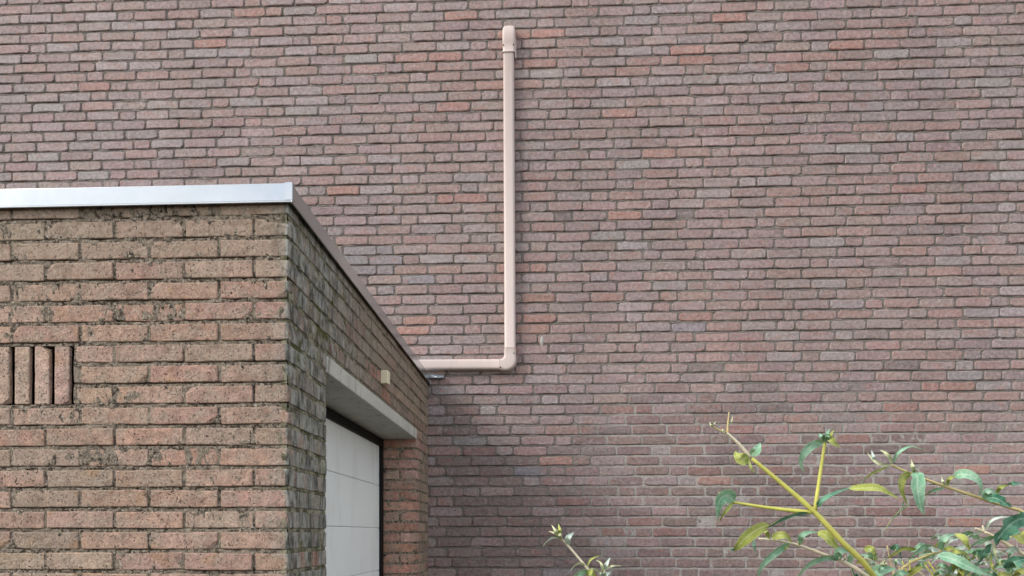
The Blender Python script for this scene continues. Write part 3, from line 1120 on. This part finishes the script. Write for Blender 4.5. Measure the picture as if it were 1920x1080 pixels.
# moss and a pebble on the roof edge above the side wall
def blob(c, r, mat, name, parent, seed, sq=(1, 1, 1), nn=(10, 7), amp=0.3):
    vs, fs = [], []
    U, V = nn
    for j in range(V + 1):
        th = math.pi * j / V
        for i in range(U):
            ph = 2 * math.pi * i / U
            d = Vector((math.sin(th) * math.cos(ph), math.sin(th) * math.sin(ph), math.cos(th)))
            k = r * (1 + amp * noise.noise(d * 2.3 + Vector((seed, 0, 0))))
            vs.append((c[0] + d.x * k * sq[0], c[1] + d.y * k * sq[1], c[2] + d.z * k * sq[2]))
    for j in range(V):
        for i in range(U):
            a_, b_ = j * U + i, j * U + (i + 1) % U
            fs.append((a_, a_ + U, b_ + U, b_))
    m_ = MB(); m_.add(vs, fs)
    return m_.build(name, mat, parent, True)
peb = blob((GX + 0.000, 2.585, G_TRIM + 0.006), 0.008, M['pebble'], 'pebble', None, 3.0, (1, 1.2, 0.9))
peb['label'] = 'small white pebble lying on the garage roof edge'
peb['category'] = 'pebble'
moss = thing('moss_patch', 'small grey-green moss tuft on the metal roof edge of the garage', 'moss', (GX, 2.72, G_TRIM))
for i in range(9):
    y = 2.60 + 0.030 * i
    blob((GX - 0.012 + 0.006 * math.sin(i * 2.1), y, G_TRIM + 0.001), 0.014 + 0.006 * math.sin(i * 1.7), M['moss'], 'moss_cushion', moss, i * 1.3, (0.9, 1.5, 0.55 + 0.25 * math.sin(i)), amp=0.6)

# ------------------------------------------------------------------ small cream box on the side wall
q = on_x(714, 706, GX)
bx = thing('wall_box', 'small square cream plastic box fixed above the garage door lintel', 'box', (GX, q.y, q.z - 0.030))
bm_ = MB()
bm_.box(GX - 0.002, GX + 0.032, q.y, q.y + 0.052, q.z - 0.031, q.z + 0.030)
bm_.build('housing', M['boxcream'], bx, bevel=0.003)
bm_ = MB()
for i in range(3):
    bm_.box(GX + 0.0318, GX + 0.0336, q.y + 0.010, q.y + 0.042, q.z - 0.016 + i * 0.014, q.z - 0.010 + i * 0.014)
bm_.build('front_rib', M['boxcream'], bx)
bm_ = MB()
bm_.box(GX - 0.001, GX + 0.004, q.y - 0.003, q.y + 0.055, q.z - 0.034, q.z - 0.0312)
bm_.build('back_plate', M['boxgrille'], bx)

# ------------------------------------------------------------------ cable duct on the tall wall
duct = thing('cable_duct', 'beige plastic pipe duct rising up the brick wall from the garage roof', 'duct', (0, WY, 2.6))
DD = 0.055                      # how far the duct stands off the wall
yf = WY - DD
def duct_section(w, d, r=0.016, n=5):
    """U-shaped section, open to the wall: points (across, out from wall)"""
    pts = [(-w / 2, 0.0)]
    for i in range(n + 1):
        a = math.pi - (math.pi / 2) * i / n
        pts.append((-w / 2 + r + r * math.cos(a), d - r + r * math.sin(a)))
    for i in range(n + 1):
        a = math.pi / 2 - (math.pi / 2) * i / n
        pts.append((w / 2 - r + r * math.cos(a), d - r + r * math.sin(a)))
    pts.append((w / 2, 0.0))
    return pts
def duct_run(name, stations, smooth_=True):
    """stations: list of (centre Vector on wall, across Vector, width, depth)"""
    vs, fs = [], []
    for (c, ac, w, d) in stations:
        for (a_, o_) in duct_section(w, d, min(0.016, w * 0.28)):
            vs.append(c + ac * a_ + Vector((0, -o_, 0)))
    n_ = len(duct_section(0.07, 0.05))
    for i in range(len(stations) - 1):
        for k in range(n_ - 1):
            fs.append((i * n_ + k, i * n_ + k + 1, (i + 1) * n_ + k + 1, (i + 1) * n_ + k))
    fs.append(tuple(range(n_)))
    e = (len(stations) - 1) * n_
    fs.append(tuple(e + k for k in range(n_ - 1, -1, -1)))
    m_ = MB(); m_.add(vs, fs)
    o = m_.build(name, M['duct'], duct)
    b = o.modifiers.new('bevel', 'BEVEL'); b.width = 0.0015; b.segments = 2; b.limit_method = 'ANGLE'; b.angle_limit = R(50)
    me_ = o.data
    for p_ in me_.polygons:
        p_.use_smooth = len(p_.vertices) == 4
    return o
XR = Vector((1, 0, 0))
top_c = on_y(953.2, 92, yf); bot_c = on_y(956.0, 655, yf)
w_top = (on_y(963.4, 92, yf) - on_y(943, 92, yf)).x
w_bot = (on_y(966.6, 655, yf) - on_y(945.6, 655, yf)).x
def wc(p):
    return Vector((p.x, WY + 0.004, p.z))
duct_run('vertical_channel', [(wc(bot_c), XR, w_bot, DD), (wc(bot_c.lerp(top_c, 0.5)), XR, (w_top + w_bot) / 2, DD), (wc(top_c), XR, w_top, DD)])
# end cap: wider, rounded over at the top where the pipes enter the wall
cap_b = on_y(953.8, 96, yf - 0.004); cap_t = on_y(953.6, 43, yf)
wcap = (on_y(965.5, 70, yf) - on_y(941.5, 70, yf)).x
st = []
hcap = cap_t.z - cap_b.z
st.append((wc(cap_b), XR, wcap * 0.96, DD + 0.006))
st.append((wc(cap_b) + UP * hcap * 0.30, XR, wcap * 0.97, DD + 0.006))
st.append((wc(cap_b) + UP * hcap * 0.34, XR, wcap * 1.02, DD + 0.009))
st.append((wc(cap_b) + UP * hcap * 0.62, XR, wcap * 1.02, DD + 0.012))
for i in range(1, 8):
    a = (math.pi / 2) * i / 7
    st.append((wc(cap_b) + UP * hcap * (0.62 + 0.38 * math.sin(a)), XR, wcap * (0.60 + 0.42 * math.cos(a) ** 0.7 if i < 7 else 0.55), (DD + 0.012) * max(0.25, math.cos(a) ** 0.5)))
duct_run('end_cap', st)
# side flange of the cap
m_ = MB()
fx = cap_b.x + wcap * 0.5
m_.box(fx - 0.004, fx + 0.006, WY - 0.03, WY + 0.002, cap_b.z - 0.022, cap_b.z + hcap * 0.55)
m_.build('cap_flange', M['duct'], duct, bevel=0.003)
# horizontal run
h_r = on_y(944, 682.5, yf); h_l = on_y(783, 682.8, yf)
w_h = (on_y(900, 672.5, yf) - on_y(900, 692.0, yf)).z
zc_h = (on_y(900, 672.5, yf).z + on_y(900, 692.0, yf).z) / 2
ZU = Vector((0, 0, 1))
duct_run('horizontal_channel', [(Vector((GX - 0.30, WY + 0.004, zc_h + 0.004)), ZU, w_h, DD), (Vector((-0.4, WY + 0.004, zc_h + 0.001)), ZU, w_h, DD), (Vector((bot_c.x - 0.055, WY + 0.004, zc_h)), ZU, w_h, DD)])
# elbow: a flat bend with a rounded outer corner, slightly larger than the channels
rad_o = 0.020
we = w_bot * 1.07
xc_, zc_ = bot_c.x + 0.0005, zc_h
cpt = Vector((xc_ - we / 2 - 0.026, 0, zc_h + w_h / 2 + 0.026))
st = []
w_e = we
st.append((Vector((xc_, WY + 0.004, bot_c.z + 0.012)), XR, we, DD + 0.004))
arm = Vector((xc_, 0, 0))
for i in range(0, 9):
    a = -(math.pi / 2) * i / 8
    # outward direction from the bend's inner centre, turning from +X to -Z
    d_ = Vector((math.cos(a), 0, math.sin(a)))
    ri = 0.026
    ww = we + (w_h * 1.06 - we) * i / 8
    # squarer outside corner
    k = 1 + 0.26 * math.sin(2 * abs(a)) ** 1.4
    mid = cpt + d_ * (ri + ww * k / 2)
    st.append((Vector((mid.x, WY + 0.004, mid.z)), d_, ww * k, DD + 0.004))
st.append((Vector((xc_ - we / 2 - 0.030, WY + 0.004, zc_h)), ZU * -1, w_h * 1.06, DD + 0.004))
duct_run('elbow', st)
# screws
def screw(px, py, Y):
    p_ = on_y(px, py, Y)
    v, f = tube([p_ + Vector((0, 0.004, 0)), p_ + Vector((0, -0.0012, 0)), p_ + Vector((0, -0.002, 0))], [0.0042, 0.0042, 0.0025], 8)
    m_ = MB(); m_.add(v, f)
    m_.build('screw', M['screw'], duct, True)
screw(943.6, 84, yf - 0.003); screw(962.6, 83.5, yf - 0.003)
screw(938.6, 688.5, yf - 0.003); screw(963.5, 662, yf - 0.003)

# ------------------------------------------------------------------ butterfly bush
BASE = at_depth(1700, 1002, 1.45); BASE.z = 0
bush = thing('butterfly_bush', 'leafy butterfly bush with arching green stems in front of the brick wall', 'shrub', BASE)
rngb = random.Random(11)

def stem(pts, w, mat, D, name='stem', wob=0.0):
    """pts in photo pixels with optional depth offset; w: list of widths in px"""
    P = [at_depth(p[0], p[1], D + (p[2] if len(p) > 2 else 0.0)) for p in pts]
    path = smooth_path(P, 5)
    nW = len(w)
    rad = []
    for i in range(len(path)):
        t = i / (len(path) - 1) * (nW - 1)
        a_ = int(min(nW - 2, t)) if nW > 1 else 0
        ww = w[a_] + (w[min(nW - 1, a_ + 1)] - w[a_]) * (t - a_)
        rad.append(ww * 0.5 / F_PX * D * (1 + 0.05 * rngb.uniform(-1, 1)))
    v, f = tube(path, rad, 8)
    m_ = MB(); m_.add(v, f)
    return m_.build(name, mat, bush, True)

def leaf(pts, w, top='leaf_top', under='leaf_under', D=1.4, roll=0.35, flip=False, rolls=None, bend=0.02, fold=0.35, prof=0.62, N=12, wave=0.05):
    """leaf along a midrib given in photo pixels; w is the full width in px. flip shows the underside to the camera"""
    k = len(pts)
    P = []
    for i, p in enumerate(pts):
        t = i / (k - 1)
        dd = p[2] if len(p) > 2 else -bend * math.sin(math.pi * t)
        P.append(at_depth(p[0], p[1], D + dd))
    path = smooth_path(P, max(3, N // (k - 1)))
    n_ = len(path)
    W = w / F_PX * D / 2
    vt = []
    view = -FWD
    ph = rngb.uniform(0, 6)
    for i, c in enumerate(path):
        t = i / (n_ - 1)
        tg = (path[min(i + 1, n_ - 1)] - path[max(i - 1, 0)]).normalized()
        side = tg.cross(view)
        if side.length < 1e-4:
            side = RGT.copy()
        side.normalize()
        nn = side.cross(tg).normalized()          # roughly to the camera
        if nn.dot(view) < 0:
            nn = -nn
        r = roll
        if rolls:
            q = t * (len(rolls) - 1)
            a_ = int(min(len(rolls) - 2, q))
            r = rolls[a_] + (rolls[a_ + 1] - rolls[a_]) * (q - a_)
        s2 = side * math.cos(r) + nn * math.sin(r)
        n2 = nn * math.cos(r) - side * math.sin(r)
        wd = W * max(0.03, math.sin(math.pi * min(1, t) ** prof) ** 0.85) if 0 < t < 1 else W * 0.05
        for s_ in (-1, -0.5, 0, 0.5, 1):
            wv = wave * wd * math.sin(t * 22 + ph + s_) * abs(s_) * 1.5
            jag = 1 + 0.06 * math.sin(t * 60 + s_ * 3) * (abs(s_) == 1)
            vt.append(c + s2 * (s_ * wd * jag) - n2 * ((1 - abs(s_)) * fold * wd * (1 if not flip else -1)) + n2 * wv)
        vt_n = n2
    m5 = 5
    th = 0.00035
    vs = [tuple(p) for p in vt]
    # second skin a hair behind the first
    nv = []
    for i in range(n_):
        for j in range(m5):
            a_ = vt[i * m5 + min(j + 1, m5 - 1)] - vt[i * m5 + max(j - 1, 0)]
            b_ = vt[min(i + 1, n_ - 1) * m5 + j] - vt[max(i - 1, 0) * m5 + j]
            no = a_.cross(b_)
            no = no.normalized() if no.length > 1e-12 else view
            if no.dot(view) > 0:
                no = -no
            edge = 0.15 if j in (0, m5 - 1) or i in (0, n_ - 1) else 1.0
            nv.append(tuple(vt[i * m5 + j] + no * th * 2 * edge))
    o2 = len(vs)
    vs += nv
    fs, mi = [], []
    for i in range(n_ - 1):
        for j in range(m5 - 1):
            q = i * m5 + j
            fs.append((q, q + 1, q + m5 + 1, q + m5)); mi.append(1 if flip else 0)
            q += o2
            fs.append((q, q + m5, q + m5 + 1, q + 1)); mi.append(0 if flip else 1)
    me_ = new_mesh('leaf', vs, fs, [M[top], M[under]], True)
    me_.polygons.foreach_set('material_index', mi)
    aa = me_.attributes.new('across', 'FLOAT', 'POINT')
    aa.data.foreach_set('value', [1.0, 0.5, 0.0, 0.5, 1.0] * (len(vs) // 5))
    o = link('leaf', me_)
    rel(o, bush)
    return o

G, Y_, K_, P_ = ('leaf_top', 'leaf_under'), ('leaf_under', 'leaf_top'), ('leaf_dark', 'leaf_under'), ('leaf_pale', 'leaf_pale_under')
Q_ = ('leaf_pale_under', 'leaf_pale')
def lf(pts, w, kind, D, **kw):
    return leaf(pts, w, kind[0], kind[1], D, **kw)

# canes: main one on the left
D1 = 1.32
stem([(1760, 1400, .25), (1690, 1180, .1), (1633, 1073, .02), (1580, 1017), (1527, 960), (1470, 910), (1409, 859)], [14, 12, 10.8, 10.2, 9.6, 8.2, 6.6], M['stem_green'], D1)
stem([(1409, 859), (1386, 833), (1362, 811)], [7, 5.5, 5], M['stem_pale'], D1)
stem([(1362, 811), (1348, 806), (1336, 799)], [4, 3, 2.5], M['stem_brown'], D1)
stem([(1364, 812), (1365, 793), (1367, 773)], [4.5, 3.2, 2], M['stem_brown'], D1)
lf([(1337, 800), (1333, 797), (1330, 791)], 4, Q_, D1); lf([(1337, 800), (1339, 795), (1342, 790)], 4, Q_, D1)
lf([(1365, 797), (1371, 790), (1374, 780)], 3, Q_, D1); lf([(1360, 812), (1356, 808), (1355, 803)], 5, Q_, D1)
stem([(1528, 957), (1537, 893), (1547, 829)], [8, 6.5, 6], M['stem_green'], D1)
stem([(1521, 961), (1440, 952), (1376, 942)], [8, 6.5, 5], M['stem_green'], D1)
# crown of the main cane
lf([(1404, 855), (1394, 862), (1383, 853), (1379, 846)], 22, Y_, D1, roll=0.2)
lf([(1407, 853), (1416, 847), (1422, 838), (1426, 830)], 17, G, D1, roll=0.3)
lf([(1404, 858), (1406, 871), (1411, 881), (1419, 888)], 6.5, Y_, D1)
# top of the upright side shoot
lf([(1545, 829), (1526, 834), (1509, 848), (1502, 868), (1507, 886)], 17, G, D1, roll=0.25, fold=0.25)
lf([(1547, 826), (1541, 818), (1535, 812)], 10, G, D1); lf([(1547, 826), (1551, 813), (1556, 804)], 7, G, D1)
lf([(1549, 827), (1557, 815), (1564, 806)], 7, Y_, D1); lf([(1549, 827), (1556, 822), (1566, 832), (1576, 838)], 14, Y_, D1, roll=0.2)
lf([(1547, 830), (1552, 818), (1560, 812)], 8, G, D1)
# folded leaf at the end of the left side shoot
lf([(1377, 941), (1366, 930), (1352, 937), (1347, 958), (1346, 978)], 27, G, D1, rolls=[0.1, 0.2, 0.5, 0.7], prof=0.55)
lf([(1376, 942), (1367, 951), (1357, 964), (1348, 980)], 9, Y_, D1 + .004)
lf([(1358, 934), (1351, 928), (1347, 922)], 6, Y_, D1)
# pairs at the main node
lf([(1519, 963), (1495, 964), (1465, 975), (1444, 987), (1434, 992)], 11, K_, D1, roll=0.9)
lf([(1442, 984), (1423, 992), (1400, 1008), (1384, 1025), (1374, 1034)], 24, Y_, D1 - .006, roll=0.15, fold=0.2, prof=0.72)
lf([(1379, 1029), (1371, 1031), (1366, 1029)], 4, K_, D1 - .006)
lf([(1532, 951), (1541, 938), (1566, 924), (1598, 913)], 11, K_, D1, roll=0.8)
lf([(1590, 915), (1615, 914), (1645, 914), (1667, 924), (1686, 936)], 16, Y_, D1 + .01, roll=0.5, prof=0.7)
# lower left cane (pale)
D2 = 1.38
stem([(1790, 1400, .2), (1700, 1150, .05), (1620, 1077), (1580, 1053), (1552, 1042), (1500, 1023), (1460, 1014), (1423, 1010)], [12, 10, 8, 7, 6, 5.5, 4.5, 3.5], M['stem_pale'], D2)
lf([(1502, 1021), (1502, 1006), (1516, 998), (1535, 998)], 11, G, D2, roll=0.5)
lf([(1532, 998), (1549, 1003), (1562, 1018), (1577, 1032)], 20, Y_, D2, roll=0.2, prof=0.75)
lf([(1447, 1009), (1462, 1003), (1476, 1006), (1486, 1018)], 15, Y_, D2, roll=0.3)
lf([(1482, 1019), (1456, 1036), (1430, 1060), (1418, 1090)], 15, G, D2, roll=0.35)
lf([(1443, 1010), (1437, 998), (1430, 994)], 8, Y_, D2)
lf([(1415, 1011), (1414, 1022), (1418, 1039)], 9, G, D2)
lf([(1480, 1022), (1474, 1028), (1470, 1036)], 6, Y_, D2); lf([(1500, 1023), (1497, 1017), (1497, 1013)], 4, Q_, D2)
lf([(1577, 1050), (1552, 1046), (1526, 1054), (1503, 1072), (1492, 1096)], 13, G, D2, roll=0.55)
lf([(1577, 1049), (1571, 1038), (1580, 1032), (1592, 1036)], 17, G, D2, roll=0.2)
lf([(1577, 1051), (1574, 1046), (1573, 1042)], 4, Q_, D2); lf([(1582, 1053), (1585, 1046), (1585, 1041)], 4, Q_, D2)
lf([(1590, 1060), (1600, 1040), (1615, 1050)], 12, G, D2 + .05)
# right upper cane
D3 = 1.46
stem([(1990, 1300, .15), (1975, 1010), (1920, 962), (1898, 953), (1850, 938), (1833, 932), (1775, 913), (1708, 888), (1672, 872)], [11, 8, 6.5, 6, 5.5, 5.5, 5, 4.5, 4], M['stem_brown'], D3)
lf([(1673, 873), (1656, 872), (1639, 864), (1626, 849)], 6, Q_, D3, roll=0.4); lf([(1643, 866), (1638, 857), (1634, 844)], 7, P_, D3)
lf([(1674, 870), (1668, 858), (1660, 849), (1649, 843)], 7, Q_, D3, roll=0.2)
lf([(1675, 868), (1681, 853), (1694, 842), (1711, 837), (1736, 845)], 6, G, D3, rolls=[0.2, 0.7, 0.9])
lf([(1668, 874), (1643, 884), (1624, 896), (1612, 912)], 6, Y_, D3, roll=0.6)
lf([(1715, 887), (1711, 875), (1709, 861)], 8, Q_, D3); lf([(1716, 886), (1719, 880), (1723, 881)], 4, Q_, D3)
lf([(1709, 888), (1694, 896), (1691, 918), (1702, 948)], 17, Y_, D3, roll=0.25, fold=0.2)
lf([(1713, 886), (1722, 893), (1722, 915), (1726, 944), (1733, 965)], 29, G, D3 - .01, roll=0.1, fold=0.25, prof=0.66)
lf([(1694, 938), (1693, 948), (1696, 957)], 5, K_, D3)
lf([(1772, 911), (1768, 903), (1765, 893)], 6, Q_, D3)
lf([(1777, 912), (1778, 900), (1786, 894), (1793, 893)], 7, Y_, D3)
lf([(1788, 894), (1805, 888), (1826, 893), (1840, 910), (1836, 930)], 20, G, D3 - .01, roll=0.35, fold=0.3)
lf([(1770, 915), (1750, 920), (1733, 928)], 7, G, D3 + .03)
lf([(1852, 938), (1846, 926), (1856, 919), (1867, 921)], 12, G, D3); lf([(1848, 934), (1868, 933), (1885, 943), (1898, 951)], 19, K_, D3 - .01, roll=0.2, wave=0.25)
lf([(1868, 927), (1876, 914), (1890, 909)], 9, Y_, D3); lf([(1886, 912), (1900, 907), (1918, 906)], 10, K_, D3, roll=0.3, wave=0.2)
lf([(1705, 946), (1686, 960), (1670, 978), (1658, 998)], 5, G, D3 + .05, roll=0.8)
# right lower cane, whitish
D4 = 1.40
stem([(1990, 1240, .1), (1960, 1075), (1915, 1037), (1890, 1021), (1867, 1007), (1845, 997)], [10, 8, 7, 6, 5.5, 5], M['stem_pale'], D4)
stem([(1845, 997), (1837, 993), (1828, 990)], [4, 4, 2.5], M['stem_pale'], D4); stem([(1846, 997), (1844, 991), (1842, 985)], [4, 4, 2.5], M['stem_pale'], D4)
lf([(1848, 994), (1858, 977), (1880, 969), (1908, 972)], 5, P_, D4, roll=0.7)
lf([(1930, 970), (1908, 978), (1888, 995), (1872, 1014), (1868, 1024)], 36, K_, D4 - .02, roll=0.2, wave=0.3)
lf([(1898, 1000), (1909, 1000), (1920, 1012), (1934, 1024)], 27, Y_, D4 - .01, roll=0.2)
lf([(1842, 998), (1826, 1001), (1810, 1009)], 7, P_, D4, roll=0.5)
lf([(1868, 1008), (1848, 1011), (1828, 1020), (1814, 1030)], 10, G, D4, roll=0.5)
lf([(1861, 1016), (1866, 1036), (1874, 1058)], 10, Q_, D4 - .01)
lf([(1860, 1022), (1846, 1038), (1832, 1062)], 16, K_, D4, roll=0.2, wave=0.2)
lf([(1858, 1038), (1860, 1062), (1872, 1074)], 9, Y_, D4)
lf([(1875, 1056), (1882, 1064), (1888, 1072)], 6, P_, D4); lf([(1890, 1045), (1896, 1038), (1902, 1030)], 9, G, D4)
lf([(1888, 1066), (1903, 1054), (1930, 1046)], 26, K_, D4 - .02, roll=0.2)
lf([(1900, 1082), (1913, 1072), (1930, 1066)], 13, Y_, D4); lf([(1912, 1036), (1900, 1028), (1885, 1034), (1874, 1036)], 9, P_, D4)
# tangle along the bottom edge
D5 = 1.43
stem([(1800, 1400, .2), (1720, 1170), (1692, 1078), (1700, 1060), (1727, 1046), (1766, 1033)], [10, 8, 5.5, 5, 4.5, 4], M['stem_brown'], D5)
lf([(1766, 1032), (1766, 1016), (1777, 1005), (1793, 1001)], 13, G, D5, roll=0.35)
lf([(1791, 1000), (1806, 1008), (1814, 1022), (1820, 1034)], 15, Y_, D5, roll=0.2)
lf([(1719, 1031), (1694, 1029), (1673, 1041), (1657, 1051)], 9, Y_, D5, roll=0.5)
lf([(1752, 1028), (1734, 1026), (1719, 1036), (1699, 1055)], 12, G, D5, roll=0.4)
lf([(1758, 1040), (1784, 1046), (1810, 1058), (1836, 1070), (1862, 1080)], 22, G, D5 - .03, roll=0.3)
lf([(1792, 1052), (1786, 1064), (1776, 1082)], 15, G, D5); lf([(1735, 1038), (1748, 1030), (1762, 1034)], 12, P_, D5)
lf([(1752, 1080), (1763, 1073), (1778, 1076)], 10, G, D5); lf([(1716, 1063), (1728, 1058), (1737, 1070)], 7, G, D5)
lf([(1622, 1085), (1648, 1070), (1680, 1066)], 24, G, D5 - .04, roll=0.2); lf([(1670, 1031), (1683, 1027), (1691, 1050)], 13, K_, D5)
lf([(1620, 1030), (1636, 1031), (1646, 1055)], 14, Y_, D5); lf([(1656, 1066), (1654, 1058), (1659, 1050)], 7, Q_, D5 - .04)
lf([(1660, 1066), (1661, 1058), (1664, 1052)], 5, Q_, D5 - .04); lf([(1805, 1052), (1800, 1030), (1818, 1020)], 14, P_, D5 + .03)
lf([(1776, 1042), (1796, 1034), (1818, 1042)], 9, Y_, D5); lf([(1820, 1050), (1832, 1044), (1842, 1054)], 8, Q_, D5)
lf([(1700, 1080), (1720, 1066), (1742, 1052)], 12, Y_, D5 + .02); lf([(1820, 1090), (1834, 1074), (1852, 1066)], 14, G, D5)
lf([(1790, 1090), (1792, 1074), (1794, 1062)], 6, P_, D5 - .03); lf([(1640, 1060), (1630, 1044), (1614, 1040)], 11, G, D5 + .02)
lf([(1860, 1092), (1880, 1078), (1900, 1080)], 14, Y_, D5); lf([(1672, 1088), (1690, 1074), (1706, 1076)], 13, G, D5)
stem([(1676, 1090), (1671, 1060), (1663, 1023)], [3, 2.5, 2], M['stem_brown'], D5)
stem([(1650, 1062), (1632, 1050), (1620, 1046)], [4, 3, 3], M['stem_pale'], D5)
lf([(1836, 1060), (1850, 1056), (1862, 1062)], 8, P_, D5); lf([(1870, 1090), (1862, 1076), (1850, 1072)], 10, K_, D5)
# small young leaves filling the tangle
for i in range(30):
    x_ = rngb.uniform(1740, 1930)
    y_ = rngb.uniform(1010, 1085)
    ln, an = rngb.uniform(26, 58), rngb.choice((rngb.uniform(-.6, .9), math.pi + rngb.uniform(-.9, .6)))
    dx_, dy_ = math.cos(an) * ln, math.sin(an) * ln * 0.7
    lf([(x_, y_), (x_ + dx_ * .45, y_ + dy_ * .4 - ln * .16), (x_ + dx_, y_ + dy_ + ln * .12)], rngb.uniform(7, 15), rngb.choice((G, G, P_, Y_, G)), D5 + rngb.uniform(.02, .2), roll=rngb.uniform(-.5, .7))
for i in range(46):
    x_ = rngb.uniform(1600, 1925)
    y_ = rngb.uniform(1046, 1092) - 16 * max(0, (x_ - 1780) / 140) * rngb.random()
    ln, an = rngb.uniform(16, 42), rngb.uniform(-math.pi, math.pi * 0.15)
    dx_, dy_ = math.cos(an) * ln, math.sin(an) * ln * 0.6
    lf([(x_, y_), (x_ + dx_ * .5, y_ + dy_ * .5 - ln * .12), (x_ + dx_, y_ + dy_ + ln * .1)], rngb.uniform(5, 13), rngb.choice((G, G, P_, Y_, K_, Q_, G)), D5 + rngb.uniform(-.05, .12), roll=rngb.uniform(-.7, .8))
for i in range(9):
    x_ = rngb.uniform(1640, 1920)
    stem([(x_ + rngb.uniform(-20, 40), 1120), (x_ + rngb.uniform(-8, 14), 1085), (x_ - rngb.uniform(0, 24), rngb.uniform(1040, 1066))], [5, 4, 2.5], M[rngb.choice(('stem_pale', 'stem_brown', 'stem_green'))], D5 + rngb.uniform(-.03, .1))
# lone shoot further left
D6 = 1.36
stem([(1600, 1420, .15), (1300, 1240, .1), (1150, 1120), (1102, 1066), (1066, 1024), (1049, 1007)], [11, 9, 6, 4.5, 4, 4], M['stem_pale'], D6)
stem([(1150, 1120), (1136, 1090), (1132, 1068)], [6, 6, 5], M['stem_pale'], D6)
lf([(1049, 1007), (1042, 996), (1034, 984)], 6, Q_, D6); lf([(1049, 1006), (1049, 994), (1047, 982)], 7, Y_, D6)
lf([(1047, 1006), (1039, 999), (1028, 996)], 4.5, Q_, D6); lf([(1052, 1014), (1050, 1004), (1045, 994)], 7, Q_, D6)
lf([(1052, 1010), (1037, 1008), (1026, 1015), (1018, 1025)], 5, P_, D6, roll=0.7)
lf([(1066, 1023), (1064, 1011), (1069, 1004), (1076, 998)], 11, P_, D6)
lf([(1101, 1063), (1106, 1051), (1115, 1045), (1127, 1041)], 4.5, Y_, D6, roll=0.6); lf([(1099, 1061), (1088, 1056), (1077, 1061), (1069, 1072)], 4.5, Q_, D6, roll=0.6)
lf([(1130, 1078), (1129, 1064), (1126, 1055), (1117, 1050)], 5, Q_, D6); lf([(1133, 1070), (1137, 1058), (1144, 1045)], 8, P_, D6)
lf([(1134, 1068), (1148, 1061), (1167, 1061)], 4, Q_, D6); lf([(1126, 1074), (1112, 1066), (1096, 1073)], 4, Q_, D6)
lf([(1100, 1072), (1088, 1076), (1070, 1086)], 13, G, D6); lf([(1098, 1074), (1110, 1074), (1120, 1084)], 12, Y_, D6)
lf([(1132, 1080), (1138, 1076), (1146, 1073)], 8, P_, D6); lf([(1132, 1082), (1127, 1076), (1121, 1074)], 7, P_, D6)
# the body of the bush below and to the right of the picture
for i in range(9):
    tx, ty = rngb.uniform(1640, 2150), rngb.uniform(1110, 1260)
    Dd = rngb.uniform(1.3, 1.7)
    stem([(1740 + rngb.uniform(-40, 60), 2350, .05), ((1740 + tx) / 2 + rngb.uniform(-30, 30), 1700), (tx, ty)], [14, 10, 5], M['stem_brown'], Dd)
    for j in range(9):
        t = rngb.uniform(0.25, 1.0)
        bx_, by_ = 1740 + (tx - 1740) * t, 1700 + (ty - 1700) * t
        s_ = rngb.choice((-1, 1))
        ln = rngb.uniform(60, 110)
        lf([(bx_, by_), (bx_ + s_ * ln * .5, by_ - ln * .2), (bx_ + s_ * ln, by_ + ln * .25)], rngb.uniform(14, 26), rngb.choice((G, K_, Y_, G)), Dd, roll=rngb.uniform(-.6, .8))
